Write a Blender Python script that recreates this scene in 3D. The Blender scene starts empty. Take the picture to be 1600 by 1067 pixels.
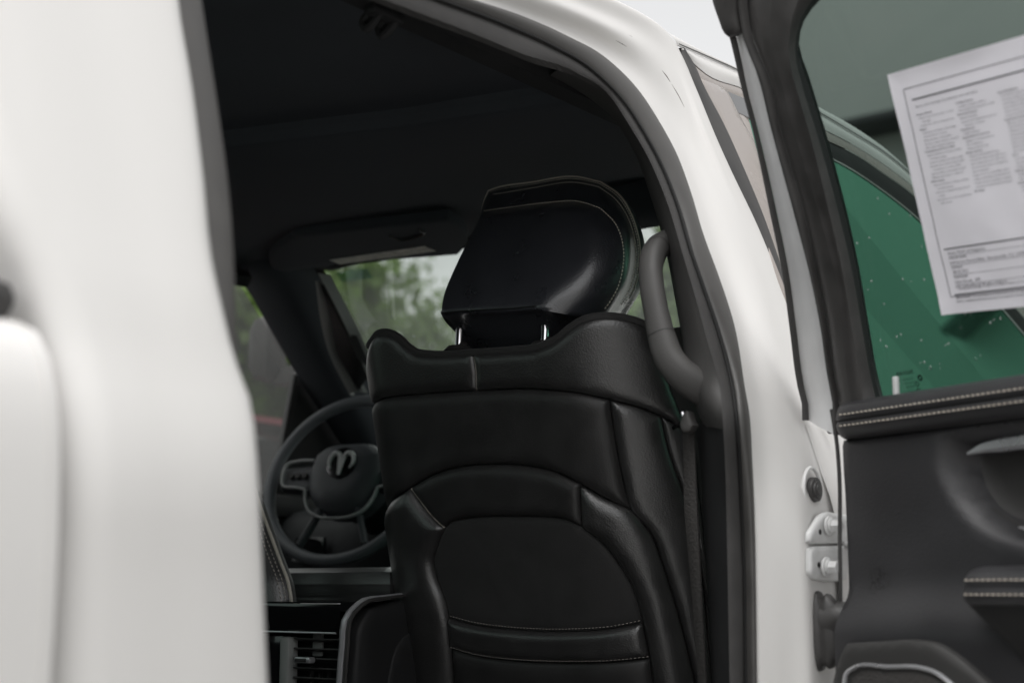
import bpy, math, random
import numpy as np
from mathutils import Vector, Matrix, noise
from mathutils.geometry import delaunay_2d_cdt
random.seed(7)
SC = bpy.context.scene
COL = SC.collection
R = math.radians

# ------------------------------------------------------------------ camera
CAM = np.array([1.81, -1.67, 1.12]); FPX = 2222.2
YAW = R(38); PITCH = math.atan(386.5 / FPX)
FW = np.array([-math.sin(YAW) * math.cos(PITCH), math.cos(YAW) * math.cos(PITCH), math.sin(PITCH)])
RT = np.array([math.cos(YAW), math.sin(YAW), 0.0]); UP = np.cross(RT, FW)
cd = bpy.data.cameras.new('camera'); cam = bpy.data.objects.new('camera', cd); COL.objects.link(cam)
cam.location = CAM; cam.rotation_euler = (R(90) + PITCH, 0, YAW)
cd.lens = 50; cd.sensor_width = 36; cd.clip_end = 2000; cd.clip_start = 0.02
cd.dof.use_dof = True; cd.dof.focus_distance = 2.17; cd.dof.aperture_fstop = 3.5
SC.camera = cam

# ------------------------------------------------------------------ sky, sun, exposure
w = bpy.data.worlds.new('World'); SC.world = w; w.use_nodes = True
nt = w.node_tree; bg = nt.nodes['Background']
sky = nt.nodes.new('ShaderNodeTexSky'); sky.sky_type = 'NISHITA'; sky.sun_disc = False
SUN_EL, SUN_AZ = R(73), R(165)          # azimuth clockwise from +Y: sun behind and to the right of the camera
sky.sun_elevation = SUN_EL; sky.sun_rotation = SUN_AZ
sky.air_density = 1.0; sky.dust_density = 4.0; sky.ozone_density = 1.0
hs = nt.nodes.new('ShaderNodeHueSaturation'); hs.inputs['Saturation'].default_value = 0.03
nt.links.new(sky.outputs[0], hs.inputs['Color']); nt.links.new(hs.outputs[0], bg.inputs[0])
bg.inputs[1].default_value = 0.15
sd = bpy.data.lights.new('sun', 'SUN'); sun = bpy.data.objects.new('sun', sd); COL.objects.link(sun)
sd.energy = 0.5; sd.angle = R(70); sd.color = (1.0, 0.965, 0.93)
sdir = Vector((math.sin(SUN_AZ) * math.cos(SUN_EL), math.cos(SUN_AZ) * math.cos(SUN_EL), math.sin(SUN_EL)))
sun.rotation_euler = sdir.to_track_quat('Z', 'Y').to_euler(); sun.location = sdir * 30
SC.view_settings.view_transform = 'Standard'; SC.view_settings.look = 'None'
SC.view_settings.exposure = 0.75; SC.view_settings.gamma = 1.0; SC.view_settings.use_curve_mapping = False
SC.render.engine = 'CYCLES'
cy = SC.cycles; cy.use_denoising = True; cy.max_bounces = 7; cy.diffuse_bounces = 3; cy.glossy_bounces = 3
cy.transparent_max_bounces = 12; cy.sample_clamp_indirect = 6; cy.caustics_reflective = False; cy.caustics_refractive = False

# ------------------------------------------------------------------ materials
MATS = {}
def mat(name, col, rough=0.5, metal=0.0, spec=0.5, coat=0.0, bump=None, var=None, coatr=0.1, sheen=0.0):
    """bump = (kind, scale, strength, distance); var = (scale, amount) brightness wear."""
    m = bpy.data.materials.new(name); m.use_nodes = True; n = m.node_tree; b = n.nodes['Principled BSDF']
    b.inputs['Base Color'].default_value = (*col, 1); b.inputs['Roughness'].default_value = rough
    b.inputs['Metallic'].default_value = metal; b.inputs['Specular IOR Level'].default_value = spec
    b.inputs['Coat Weight'].default_value = coat; b.inputs['Coat Roughness'].default_value = coatr
    if sheen: b.inputs['Sheen Weight'].default_value = sheen
    tc = n.nodes.new('ShaderNodeTexCoord')
    if var:
        t = n.nodes.new('ShaderNodeTexNoise'); t.inputs['Scale'].default_value = var[0]; t.inputs['Detail'].default_value = 3
        n.links.new(tc.outputs['Object'], t.inputs['Vector'])
        mr = n.nodes.new('ShaderNodeMapRange'); mr.inputs[1].default_value = .3; mr.inputs[2].default_value = .7
        mr.inputs[3].default_value = 1 - var[1]; mr.inputs[4].default_value = 1 + var[1]
        n.links.new(t.outputs[0], mr.inputs[0])
        mx = n.nodes.new('ShaderNodeMix'); mx.data_type = 'RGBA'; mx.blend_type = 'MULTIPLY'; mx.inputs[0].default_value = 1
        mx.inputs[6].default_value = (*col, 1); n.links.new(mr.outputs[0], mx.inputs[7]); n.links.new(mx.outputs[2], b.inputs['Base Color'])
        mr2 = n.nodes.new('ShaderNodeMapRange'); mr2.inputs[1].default_value = .3; mr2.inputs[2].default_value = .7
        mr2.inputs[3].default_value = max(rough - .08, .02); mr2.inputs[4].default_value = rough + .08
        n.links.new(t.outputs[0], mr2.inputs[0]); n.links.new(mr2.outputs[0], b.inputs['Roughness'])
    if bump:
        kind, sc_, st, di = bump
        if kind == 'voronoi':
            t = n.nodes.new('ShaderNodeTexVoronoi'); t.feature = 'F1'
        elif kind == 'wave':
            t = n.nodes.new('ShaderNodeTexWave'); t.bands_direction = 'Z'
        else:
            t = n.nodes.new('ShaderNodeTexNoise'); t.inputs['Detail'].default_value = 3
        t.inputs['Scale'].default_value = sc_
        n.links.new(tc.outputs['Object'], t.inputs['Vector'])
        bp = n.nodes.new('ShaderNodeBump'); bp.inputs['Strength'].default_value = st; bp.inputs['Distance'].default_value = di
        n.links.new(t.outputs[0], bp.inputs['Height']); n.links.new(bp.outputs[0], b.inputs['Normal'])
    MATS[name] = m; return m

def glass(name, tint, gloss_col=(1, 1, 1), k=1.0, rough=0.0, base=0.0, film=0.0):
    m = bpy.data.materials.new(name); m.use_nodes = True; n = m.node_tree; n.nodes.clear()
    o = n.nodes.new('ShaderNodeOutputMaterial'); mx = n.nodes.new('ShaderNodeMixShader')
    t = n.nodes.new('ShaderNodeBsdfTransparent'); t.inputs[0].default_value = (*tint, 1)
    g = n.nodes.new('ShaderNodeBsdfGlossy'); g.inputs[0].default_value = (*gloss_col, 1); g.inputs['Roughness'].default_value = rough
    f = n.nodes.new('ShaderNodeFresnel'); f.inputs[0].default_value = 1.5
    ma = n.nodes.new('ShaderNodeMath'); ma.operation = 'MULTIPLY_ADD'; ma.inputs[1].default_value = k; ma.inputs[2].default_value = base; ma.use_clamp = True
    n.links.new(f.outputs[0], ma.inputs[0]); n.links.new(ma.outputs[0], mx.inputs[0])
    n.links.new(t.outputs[0], mx.inputs[1]); n.links.new(g.outputs[0], mx.inputs[2]); n.links.new(mx.outputs[0], o.inputs[0])
    if film:        # pale scattering layer added for veiling glare, as on dusty wet glass
        d = n.nodes.new('ShaderNodeBsdfTranslucent'); d.inputs[0].default_value = (.8, .82, .8, 1); m2 = n.nodes.new('ShaderNodeMixShader'); m2.inputs[0].default_value = film
        n.links.new(mx.outputs[0], m2.inputs[1]); n.links.new(d.outputs[0], m2.inputs[2]); n.links.new(m2.outputs[0], o.inputs[0])
    MATS[name] = m; return m

mat('white_paint', (.69, .676, .658), .48, coat=.22, coatr=.14)
mat('jamb_paint', (.78, .775, .77), .42, coat=.15, coatr=.2, bump=('noise', 60, .05, .002))
mat('door_edge_paint', (.72, .725, .73), .45, coat=.1, var=(20, .05), bump=('noise', 40, .08, .002))
mat('leather', (.036, .035, .035), .36, spec=.9, coat=.8, coatr=.28, bump=('voronoi', 400, .6, .0006), var=(25, .12))
mat('leather_flat', (.034, .033, .033), .44, bump=('voronoi', 600, .35, .0004), var=(18, .12))
mat('cloth', (.026, .025, .025), .7, bump=('noise', 900, .5, .0006), var=(30, .08), sheen=.15)
mat('headrest_leather', (.05, .052, .062), .33, spec=1.0, coat=1.0, coatr=.22, bump=('voronoi', 420, .6, .0006), var=(22, .1))
mat('trim_plastic', (.062, .06, .058), .62, bump=('noise', 700, .5, .0006), var=(8, .12))
mat('dark_trim', (.016, .016, .017), .7, bump=('noise', 800, .4, .0005), var=(9, .2))
mat('door_vinyl', (.031, .0305, .0325), .42, bump=('voronoi', 480, .4, .0005), var=(7, .15))
mat('headliner', (.058, .064, .075), .9, bump=('noise', 900, .4, .0006), var=(5, .15))
mat('rubber', (.045, .043, .042), .5, bump=('noise', 250, .25, .0008), var=(25, .25))
mat('seal_rubber', (.07, .067, .064), .5, bump=('noise', 300, .25, .0006), var=(20, .15))
mat('seal_fabric', (.052, .05, .049), .85, bump=('wave', 130, .35, .0012), var=(40, .15))
mat('black_gap', (.006, .006, .006), .6)
mat('gloss_black', (.01, .01, .011), .08, coat=1.0, coatr=.03)
mat('satin_silver', (.72, .72, .74), .32, metal=.75, var=(15, .05))
mat('bright_trim', (.80, .80, .80), .3)
mat('console_silver', (.5, .5, .52), .3, metal=.3)
mat('pocket_plastic', (.034, .033, .032), .6, bump=('noise', 700, .5, .0006))
mat('chrome', (.85, .84, .86), .08, metal=1.0)
mat('steel_white', (.66, .66, .655), .42, coat=.1, var=(60, .08), bump=('noise', 200, .1, .001))
mat('thread', (.86, .80, .70), .8)
mat('thread_door', (.50, .45, .385), .8)
mat('thread_grey', (.45, .41, .37), .8)
mat('piping', (.62, .57, .50), .6)
mat('webbing', (.045, .042, .04), .8, bump=('voronoi', 260, .9, .001))
mat('paper', (.88, .865, .92), .85, bump=('noise', 25, .12, .004), var=(10, .02))
mat('ink', (.06, .06, .075), .8)
mat('glass_ink', (.02, .035, .03), .8)
mat('applique', (.33, .29, .265), .22, coat=.5, var=(6, .04))
mat('asphalt', (.32, .315, .305), .85, bump=('noise', 80, .5, .01), var=(2, .25))
mat('grass', (.07, .115, .035), .9, bump=('noise', 20, .6, .05), var=(1.5, .3))
mat('bark', (.075, .055, .04), .9, bump=('noise', 30, .8, .03), var=(8, .3))
mat('red_paint', (.30, .07, .085), .25, coat=.8, coatr=.04)
mat('tyre', (.02, .02, .02), .8, bump=('noise', 60, .5, .003))
mat('wall_panel', (.36, .36, .35), .7, var=(.5, .06))
mat('wall_dark', (.03, .03, .032), .6)
mat('label_print', (.85, .83, .76), .6, var=(60, .25))
mat('strip_vent_grey', (.30, .31, .30), .6, bump=('noise', 700, .4, .0005))  # grey of the console vent parts; lightened so the pillar strips look lit
mat('dash_vinyl', (.028, .03, .033), .6, bump=('voronoi', 400, .4, .0006))
mat('carpet', (.012, .012, .012), .95, bump=('noise', 400, .9, .003))
mat('wheel_leather', (.20, .21, .23), .42, bump=('voronoi', 700, .2, .0003))
mat('airbag_vinyl', (.11, .115, .127), .45, bump=('voronoi', 600, .3, .0003))
glass('glass_privacy', (.30, .37, .345), k=.55)
glass('glass_front', (.22, .50, .37), gloss_col=(.34, .82, .60), k=1.5, base=.38)
glass('glass_shield', (.91, .98, .93), k=.4, film=.05)
glass('glass_driver', (.36, .375, .36), k=.5, film=.07)
glass('glass_dark', (.05, .06, .06), k=1.0)
glass('glass_sticker', (.62, .80, .86), k=.3)
glass('water', (.75, .8, .78), k=1.2, base=.25)
for i, c in enumerate([(.10, .17, .04), (.125, .195, .05), (.08, .14, .035)]):
    m = mat('leaf%d' % i, c, .6, var=(3, .35)); n = m.node_tree; b = n.nodes['Principled BSDF']; tl_ = n.nodes.new('ShaderNodeBsdfTranslucent'); mx = n.nodes.new('ShaderNodeMixShader'); mx.inputs[0].default_value = .4
    tl_.inputs[0].default_value = (c[0] * 1.5, c[1] * 1.6, c[2], 1); n.links.new(b.outputs[0], mx.inputs[1]); n.links.new(tl_.outputs[0], mx.inputs[2]); n.links.new(mx.outputs[0], n.nodes['Material Output'].inputs[0])

# ------------------------------------------------------------------ geometry helpers
def ray(px, py): return FW + RT * (px - 800) / FPX + UP * (533.5 - py) / FPX
def proj(p):
    d = np.array(p) - CAM; k = d @ FW; return 800 + FPX * (d @ RT) / k, 533.5 - FPX * (d @ UP) / k
def onx(px, py, x): r = ray(px, py); return CAM + r * ((x - CAM[0]) / r[0])
def ony(px, py, y): r = ray(px, py); return CAM + r * ((y - CAM[1]) / r[1])
def onz(px, py, z): r = ray(px, py); return CAM + r * ((z - CAM[2]) / r[2])
def ss(a, b, x): t = np.clip((x - a) / (b - a), 0, 1); return t * t * (3 - 2 * t)
def XI(z): return .945 - .36 * np.maximum(z - 1.33, 0)                       # door-seal surface of the right body side
def XO(z): return 1.0 - .03 * ss(1.2, 1.32, z) - .36 * np.maximum(z - 1.31, 0)   # outer skin of the right body side

class Surf:
    def __init__(s, O, U, V, N, d): s.O, s.U, s.V, s.N = [np.array(q, float) for q in (O, U, V, N)]; s.d = d
    def inv(s, px, py, off=0, t0=.3, t1=8):
        r = ray(px, py); t = np.arange(t0, t1, .004); p = CAM + t[:, None] * r - s.O
        a, b, c = p @ s.U, p @ s.V, p @ s.N; g = c - s.d(a, b) - off
        i = np.where(g[:-1] * g[1:] <= 0)[0]
        if len(i) == 0: k = np.argmin(abs(g)); return np.array((a[k], b[k]))
        i = i[0]; f = g[i] / (g[i] - g[i + 1] + 1e-12); return np.array((a[i] + f * (a[i + 1] - a[i]), b[i] + f * (b[i + 1] - b[i])))
    def pt(s, a, b, h=0):
        e = 1e-4; da = (s.d(a + e, b) - s.d(a - e, b)) / (2 * e); db = (s.d(a, b + e) - s.d(a, b - e)) / (2 * e)
        n = s.N - da * s.U - db * s.V; n = n / np.linalg.norm(n)
        return s.O + s.U * a + s.V * b + s.N * s.d(a, b) + n * h
    def px(s, px, py, h=0, off=0):
        a, b = s.inv(px, py, off); return s.pt(a, b, off + h) if off == 0 else s.O + s.U * a + s.V * b + s.N * (s.d(a, b) + off + h)
IN = Surf((0, 0, 0), (0, 1, 0), (0, 0, 1), (1, 0, 0), lambda a, b: XI(b))
OUT = Surf((0, 0, 0), (0, 1, 0), (0, 0, 1), (1, 0, 0), lambda a, b: XO(b))
LIN = Surf((0, 0, 0), (0, 1, 0), (0, 0, 1), (-1, 0, 0), lambda a, b: XI(b))
DU = np.array([.935, -.355, 0]); DU /= np.linalg.norm(DU); DN = np.array([DU[1], -DU[0], 0])
DOOR = Surf((1.035, 0, 0), DU, (0, 0, 1), DN, lambda a, b: .36 * np.maximum(b - 1.36, 0))
rc = R(14)
SEAT = Surf((.43, .157, .95), (1, 0, 0), (0, -math.sin(rc), math.cos(rc)), (0, -math.cos(rc), -math.sin(rc)),
            lambda a, b: -.075 * (np.maximum(a - .12, 0) / .15) ** 2 - .13 * (np.maximum(-a - .195, 0) / .15) ** 2)

def mk(name, V, F, m, parent=None, smooth=True, angle=38, label=None, kind=None):
    me = bpy.data.meshes.new(name); me.from_pydata([tuple(map(float, v)) for v in V], [], F)
    me.validate(); me.update()
    if m: me.materials.append(MATS[m] if isinstance(m, str) else m)
    if smooth:
        me.polygons.foreach_set('use_smooth', [True] * len(me.polygons))
        try: me.set_sharp_from_angle(angle=R(angle))
        except Exception: pass
    o = bpy.data.objects.new(name, me); COL.objects.link(o)
    if parent is not None: o.parent = parent
    if label: o['label'] = label
    if kind: o['kind'] = kind
    return o

class MB:                                       # collects shapes that belong to one part
    def __init__(s): s.V = []; s.F = []
    def add(s, V, F):
        n = len(s.V); s.V += [tuple(map(float, v)) for v in V]; s.F += [tuple(i + n for i in f) for f in F]; return s
    def build(s, name, m, parent=None, **k): return mk(name, s.V, s.F, m, parent, **k)

def spline(P, n, closed=False):
    P = np.array(P, float); k = len(P)
    d = np.linalg.norm(np.diff(np.vstack([P, P[:1]]) if closed else P, axis=0), axis=1); d = np.maximum(d, 1e-9)
    T = np.concatenate([[0], np.cumsum(d)]); out = []
    for t in np.linspace(0, T[-1], n, endpoint=not closed):
        i = min(np.searchsorted(T, t, 'right') - 1, len(d) - 1); u = (t - T[i]) / d[i]
        if closed: p0, p1, p2, p3 = P[(i - 1) % k], P[i % k], P[(i + 1) % k], P[(i + 2) % k]; d0, d1, d2 = d[(i - 1) % k], d[i], d[(i + 1) % k]
        else:
            p1, p2 = P[i], P[i + 1]; p0 = P[i - 1] if i else 2 * p1 - p2; p3 = P[i + 2] if i + 2 < k else 2 * p2 - p1
            d0 = d[i - 1] if i else d[i]; d1 = d[i]; d2 = d[i + 1] if i + 1 < len(d) else d[i]
        m1 = d1 * ((p1 - p0) / d0 * d1 + (p2 - p1) / d1 * d0) / (d0 + d1); m2 = d1 * ((p2 - p1) / d1 * d2 + (p3 - p2) / d2 * d1) / (d1 + d2)
        out.append((2 * u**3 - 3 * u**2 + 1) * p1 + (u**3 - 2 * u**2 + u) * m1 + (-2 * u**3 + 3 * u**2) * p2 + (u**3 - u**2) * m2)
    return np.array(out)

def loft(rows, cu=False, cv=False):             # rows of equal length -> verts, quads
    n = len(rows[0]); V = [p for r in rows for p in r]; F = []
    for i in range(len(rows) - (0 if cv else 1)):
        for j in range(n - (0 if cu else 1)):
            a, b = i, (i + 1) % len(rows); c = (j + 1) % n
            F.append((a * n + j, a * n + c, b * n + c, b * n + j))
    return V, F

def dense(rows, nu, nv, cu=False):              # spline-refine a control grid both ways
    rr = [spline(r, nu, cu) for r in rows]
    cols = [spline([r[j] for r in rr], nv) for j in range(nu)]
    return [[cols[j][i] for j in range(nu)] for i in range(nv)]

def frames(P, closed=False, up=(0, 0, 1)):
    P = np.array(P); T = np.gradient(P, axis=0)
    if closed: T = np.roll(P, -1, 0) - np.roll(P, 1, 0)
    T /= np.linalg.norm(T, axis=1)[:, None]; A = []; B = []; prev = np.array(up, float)
    for t in T:
        a = prev - t * (prev @ t)
        if np.linalg.norm(a) < 1e-5: a = np.cross(t, (1, 0, 0))
        a /= np.linalg.norm(a); prev = a; A.append(a); B.append(np.cross(t, a))
    return P, A, B

def sweep(P, sec, closed=False, up=(0, 0, 1), cap=True, scale=None, secclosed=True):
    P, A, B = frames(P, closed, up)
    rows = [[p + a * (x * k) + b * (y * k) for x, y in sec] for p, a, b, k in zip(P, A, B, scale if scale is not None else [1] * len(P))]
    V, F = loft(rows, cu=secclosed, cv=closed); n = len(sec)
    if cap and not closed and secclosed: F.append(tuple(range(n))[::-1]); F.append(tuple(range(len(V) - n, len(V))))
    return V, F
def circ(r, n=10, ry=None): return [(r * math.cos(2 * math.pi * i / n), (ry or r) * math.sin(2 * math.pi * i / n)) for i in range(n)]
def tube(P, r, n=10, **k): return sweep(P, circ(r, n), **k)

def rbox(c, sz, b=.005, rot=None):              # bevelled box
    hx, hy, hz = [q / 2 for q in sz]; b = min(b, hx * .98, hy * .98, hz * .98); V = []; ring = []
    def loop(z, ins):
        P = []
        for sx, sy in ((1, 1), (-1, 1), (-1, -1), (1, -1)):
            for k in range(3):
                a = {(1, 1): 0, (-1, 1): 90, (-1, -1): 180, (1, -1): 270}[(sx, sy)] + k * 45
                P.append((sx * (hx - b) + (b - ins) * math.cos(R(a)), sy * (hy - b) + (b - ins) * math.sin(R(a)), z))
        return P
    rows = [loop(-hz, b), loop(-hz + b * .3, b * .3), loop(-hz + b, 0), loop(hz - b, 0), loop(hz - b * .3, b * .3), loop(hz, b)]
    V, F = loft(rows, cu=True); n = 12; F.append(tuple(range(n))[::-1]); F.append(tuple(range(len(V) - n, len(V))))
    M = rot if rot is not None else np.eye(3)
    return [np.array(c) + np.array(M) @ np.array(v) for v in V], F

def cyl(p0, p1, r, n=14, r2=None, bev=0):
    p0, p1 = np.array(p0, float), np.array(p1, float); t = (p1 - p0) / np.linalg.norm(p1 - p0)
    a = np.cross(t, (0, 0, 1) if abs(t[2]) < .9 else (1, 0, 0)); a /= np.linalg.norm(a); b = np.cross(t, a); r2 = r if r2 is None else r2
    L = [(p0, r - bev), (p0 + t * bev, r), (p1 - t * bev, r2), (p1, r2 - bev)] if bev else [(p0, r), (p1, r2)]
    rows = [[p + q * (a * math.cos(2 * math.pi * i / n) + b * math.sin(2 * math.pi * i / n)) for i in range(n)] for p, q in L]
    V, F = loft(rows, cu=True); F.append(tuple(range(n))[::-1]); F.append(tuple(range(len(V) - n, len(V)))); return V, F

def smooth_poly(P, step, corner=38):            # closed outline: spline between corners
    P = np.array(P, float); k = len(P); cor = []
    for i in range(k):
        a = P[i] - P[i - 1]; b = P[(i + 1) % k] - P[i]
        ang = abs(math.degrees(math.atan2(a[0] * b[1] - a[1] * b[0], a @ b)))
        if ang > corner: cor.append(i)
    if len(cor) < 2: L = np.linalg.norm(np.roll(P, -1, 0) - P, axis=1).sum(); return spline(P, max(12, int(L / step)), True)
    out = []
    for q, i in enumerate(cor):
        j = cor[(q + 1) % len(cor)]; idx = [i]
        while idx[-1] % k != j % k or len(idx) == 1: idx.append(idx[-1] + 1)
        seg = P[[x % k for x in idx]]; L = np.linalg.norm(np.diff(seg, axis=0), axis=1).sum()
        out += list(spline(seg, max(3, int(L / step) + 1))[:-1])
    return np.array(out)

def inside(pts, poly):
    x, y = pts[:, 0], pts[:, 1]; r = np.zeros(len(pts), bool)
    for (x1, y1), (x2, y2) in zip(poly, np.roll(poly, -1, 0)):
        c = ((y1 > y) != (y2 > y)); r ^= c & (x < (x2 - x1) * (y - y1) / ((y2 - y1) if y2 != y1 else 1e-12) + x1)
    return r
def bdist(pts, poly):
    A = poly; B = np.roll(poly, -1, 0); D = B - A; L2 = np.maximum((D**2).sum(1), 1e-14); best = np.full(len(pts), 1e9)
    for a, d, l in zip(A, D, L2):
        t = np.clip(((pts - a) @ d) / l, 0, 1); q = a + t[:, None] * d; best = np.minimum(best, np.hypot(*(pts - q).T))
    return best

def panel(name, poly, S, puff, edge, m, parent, g=.007, px=True, base=0.0, hf=None, skirt=.006, label=None, corner=38, kind=None):
    """upholstery / trim piece: outline on a surface, crowned towards its middle, with a turned-down rim"""
    ab = np.array([S.inv(*p) for p in poly]) if px else np.array(poly, float)
    area = 0.5 * sum(ab[i - 1][0] * ab[i][1] - ab[i][0] * ab[i - 1][1] for i in range(len(ab)))
    if area < 0: ab = ab[::-1]
    bd = smooth_poly(ab, g * .8, corner); lo, hi = bd.min(0), bd.max(0)
    gx, gy = np.meshgrid(np.arange(lo[0], hi[0], g), np.arange(lo[1], hi[1], g)); gy = gy + (np.arange(gx.shape[1]) % 2) * g * .5
    G = np.stack([gx.ravel(), gy.ravel()], 1); G = G[inside(G, bd)]
    tg = np.roll(bd, -1, 0) - np.roll(bd, 1, 0); tg /= np.maximum(np.linalg.norm(tg, axis=1)[:, None], 1e-9); nn = np.stack([-tg[:, 1], tg[:, 0]], 1)
    rings = []
    for f in (.12, .4):
        q = bd + nn * edge * f; ok = inside(q, bd); q = q[ok]
        if len(q): dd = bdist(q, bd); rings.append(q[dd > edge * f * .8])
    if len(G): G = G[bdist(G, bd) > max(edge * .65, g * .35)]
    pts = np.vstack([bd] + rings + [G]); nb = len(bd)
    v2, _, f2, *_ = delaunay_2d_cdt([Vector(p) for p in pts], [(i, (i + 1) % nb) for i in range(nb)], [], 1, 1e-6)
    P2 = np.array([tuple(v) for v in v2]); d = bdist(P2, bd); q = np.clip(d / edge, 0, 1); H = base + puff * np.sqrt(np.maximum(1 - (1 - q)**2, 0))
    if hf is not None: H = H + hf(P2[:, 0], P2[:, 1]) * np.clip(d / edge, 0, 1)
    V = [S.pt(a, b, h) for (a, b), h in zip(P2, H)]; F = [tuple(f) for f in f2]
    n0 = len(V); V += [S.pt(a, b, base - skirt) for a, b in bd]
    # rim runs along the boundary points (matched by nearest vertex)
    key = {}
    for i, (a, b) in enumerate(P2): key[(round(a, 5), round(b, 5))] = i
    idx = [key.get((round(a, 5), round(b, 5)), int(np.argmin(np.hypot(*(P2 - (a, b)).T)))) for a, b in bd]
    for i in range(nb): j = (i + 1) % nb; F.append((idx[j], idx[i], n0 + i, n0 + j))
    return mk(name, V, F, m, parent, angle=60, label=label, kind=kind)

def stitches(name, P, Nn, m, parent, pitch=.0075, ln=.0052, wd=.0011, lift=.0006, wob=.0):
    """short thread pieces laid along a line of points with normals"""
    P = np.array(P); d = np.linalg.norm(np.diff(P, axis=0), axis=1); T = np.concatenate([[0], np.cumsum(d)]); b = MB()
    s = pitch * .5
    while s < T[-1] - pitch * .5:
        def at(x): i = min(np.searchsorted(T, x, 'right') - 1, len(d) - 1); f = (x - T[i]) / d[i]; return P[i] + f * (P[i + 1] - P[i]), np.array(Nn[i])
        p, n = at(s); q, _ = at(min(s + ln, T[-1])); t = (q - p) / max(np.linalg.norm(q - p), 1e-9); sd_ = np.cross(t, n); sd_ /= np.linalg.norm(sd_)
        L = []
        for f, k, h in ((0, .5, -.3), (.3, 1, 1), (.7, 1, 1), (1, .5, -.3)):
            c = p + (q - p) * f + n * (lift + h * wd * .5) + sd_ * random.uniform(-wob, wob)
            L.append([c - sd_ * wd * k * .6, c + n * wd * k * .5, c + sd_ * wd * k * .6])
        b.add(*loft(L)); s += pitch * random.uniform(.97, 1.03)
    return b.build(name, m, parent, kind='stuff')
def on_surf(S, poly, n, h=0.0, px=True):
    ab = spline([S.inv(*p) for p in poly] if px else poly, n); P = [S.pt(a, b, h) for a, b in ab]
    Nn = []
    for (a, b), p in zip(ab, P): v = S.pt(a, b, h + .01) - p; Nn.append(v / np.linalg.norm(v))
    return np.array(P), Nn
def empty(name, loc=(0, 0, 0), rz=0, label=None, cat=None, group=None):
    o = bpy.data.objects.new(name, None); COL.objects.link(o); o.location = loc; o.rotation_euler = (0, 0, rz); o.empty_display_size = .2
    tag(o, label, cat, group); return o
def tag(o, label=None, cat=None, group=None, kind=None):
    for k, v in (('label', label), ('category', cat), ('group', group), ('kind', kind)):
        if v: o[k] = v
    return o
def jit(v, s): return [np.array(p) + np.array([random.uniform(-s, s) for _ in range(3)]) for p in v]
def mirror(V, F): return [(-v[0], v[1], v[2]) for v in V], [tuple(f[::-1]) for f in F]

# ------------------------------------------------------------------ lettering outlines (one text object, glyphs cached)
_font = bpy.data.curves.new('txt', 'FONT'); _font.resolution_u = 1; _to = bpy.data.objects.new('txt', _font); COL.objects.link(_to); _gl = {}
def glyph(ch):
    if ch not in _gl:
        _font.body = ch; _font.size = 1.0; dgr = bpy.context.evaluated_depsgraph_get(); dgr.update(); me = bpy.data.meshes.new_from_object(_to.evaluated_get(dgr))
        V = [tuple(v.co) for v in me.vertices]; F = [tuple(p.vertices) for p in me.polygons]; bpy.data.meshes.remove(me)
        _gl[ch] = (V, F, (max(v[0] for v in V) if V else .22) + .09)
    return _gl[ch]
for _c in 'ABCDEFGHIJKLMNOPQRSTUVWXYZabcdefghijklmnopqrstuvwxyz0123456789.,:-&/()': glyph(_c)
bpy.data.objects.remove(_to); bpy.data.curves.remove(_font)
def text_mesh(body, size, bold=False):
    V, F, x = [], [], 0.0
    for ch in body:
        if ch == ' ': x += .28; continue
        v, f, adv = _gl[ch]; n = len(V); V += [((x + p[0]) * size, p[1] * size, 0) for p in v]; F += [tuple(i + n for i in q) for q in f]
        if bold: n = len(V); V += [((x + p[0] + .045) * size, (p[1] + .01) * size, 0) for p in v]; F += [tuple(i + n for i in q) for q in f]
        x += adv
    return V, F

# ================================================================== SETTING
gV = [(-400, -400, 0), (400, -400, 0), (400, 400, 0), (-400, 400, 0)]
tag(mk('ground', gV, [(0, 1, 2, 3)], 'asphalt', smooth=False), kind='structure')
gr = MB(); gr.add([(-90, 11, .06), (-8.2, 11, .06), (-8.2, 90, .06), (-90, 90, .06)], [(0, 1, 2, 3)])
gr.add([(-90, 11, 0), (-8.2, 11, 0), (-8.2, 11, .06), (-90, 11, .06)], [(0, 1, 2, 3)])
gr.add([(-90, -60, .06), (-22, -60, .06), (-22, 11, .06), (-90, 11, .06)], [(0, 1, 2, 3)])
tag(gr.build('grass_verge', 'grass', smooth=False), kind='structure')

# ================================================================== PICKUP TRUCK
truck = empty('pickup_truck', (0, 0, 0), label='white crew cab pickup truck with its right rear door open and black interior', cat='pickup truck')
def mix(f): return Surf((0, 0, 0), (0, 1, 0), (0, 0, 1), (1, 0, 0), lambda a, b: XI(b) + f * (XO(b) - XI(b)))

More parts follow.
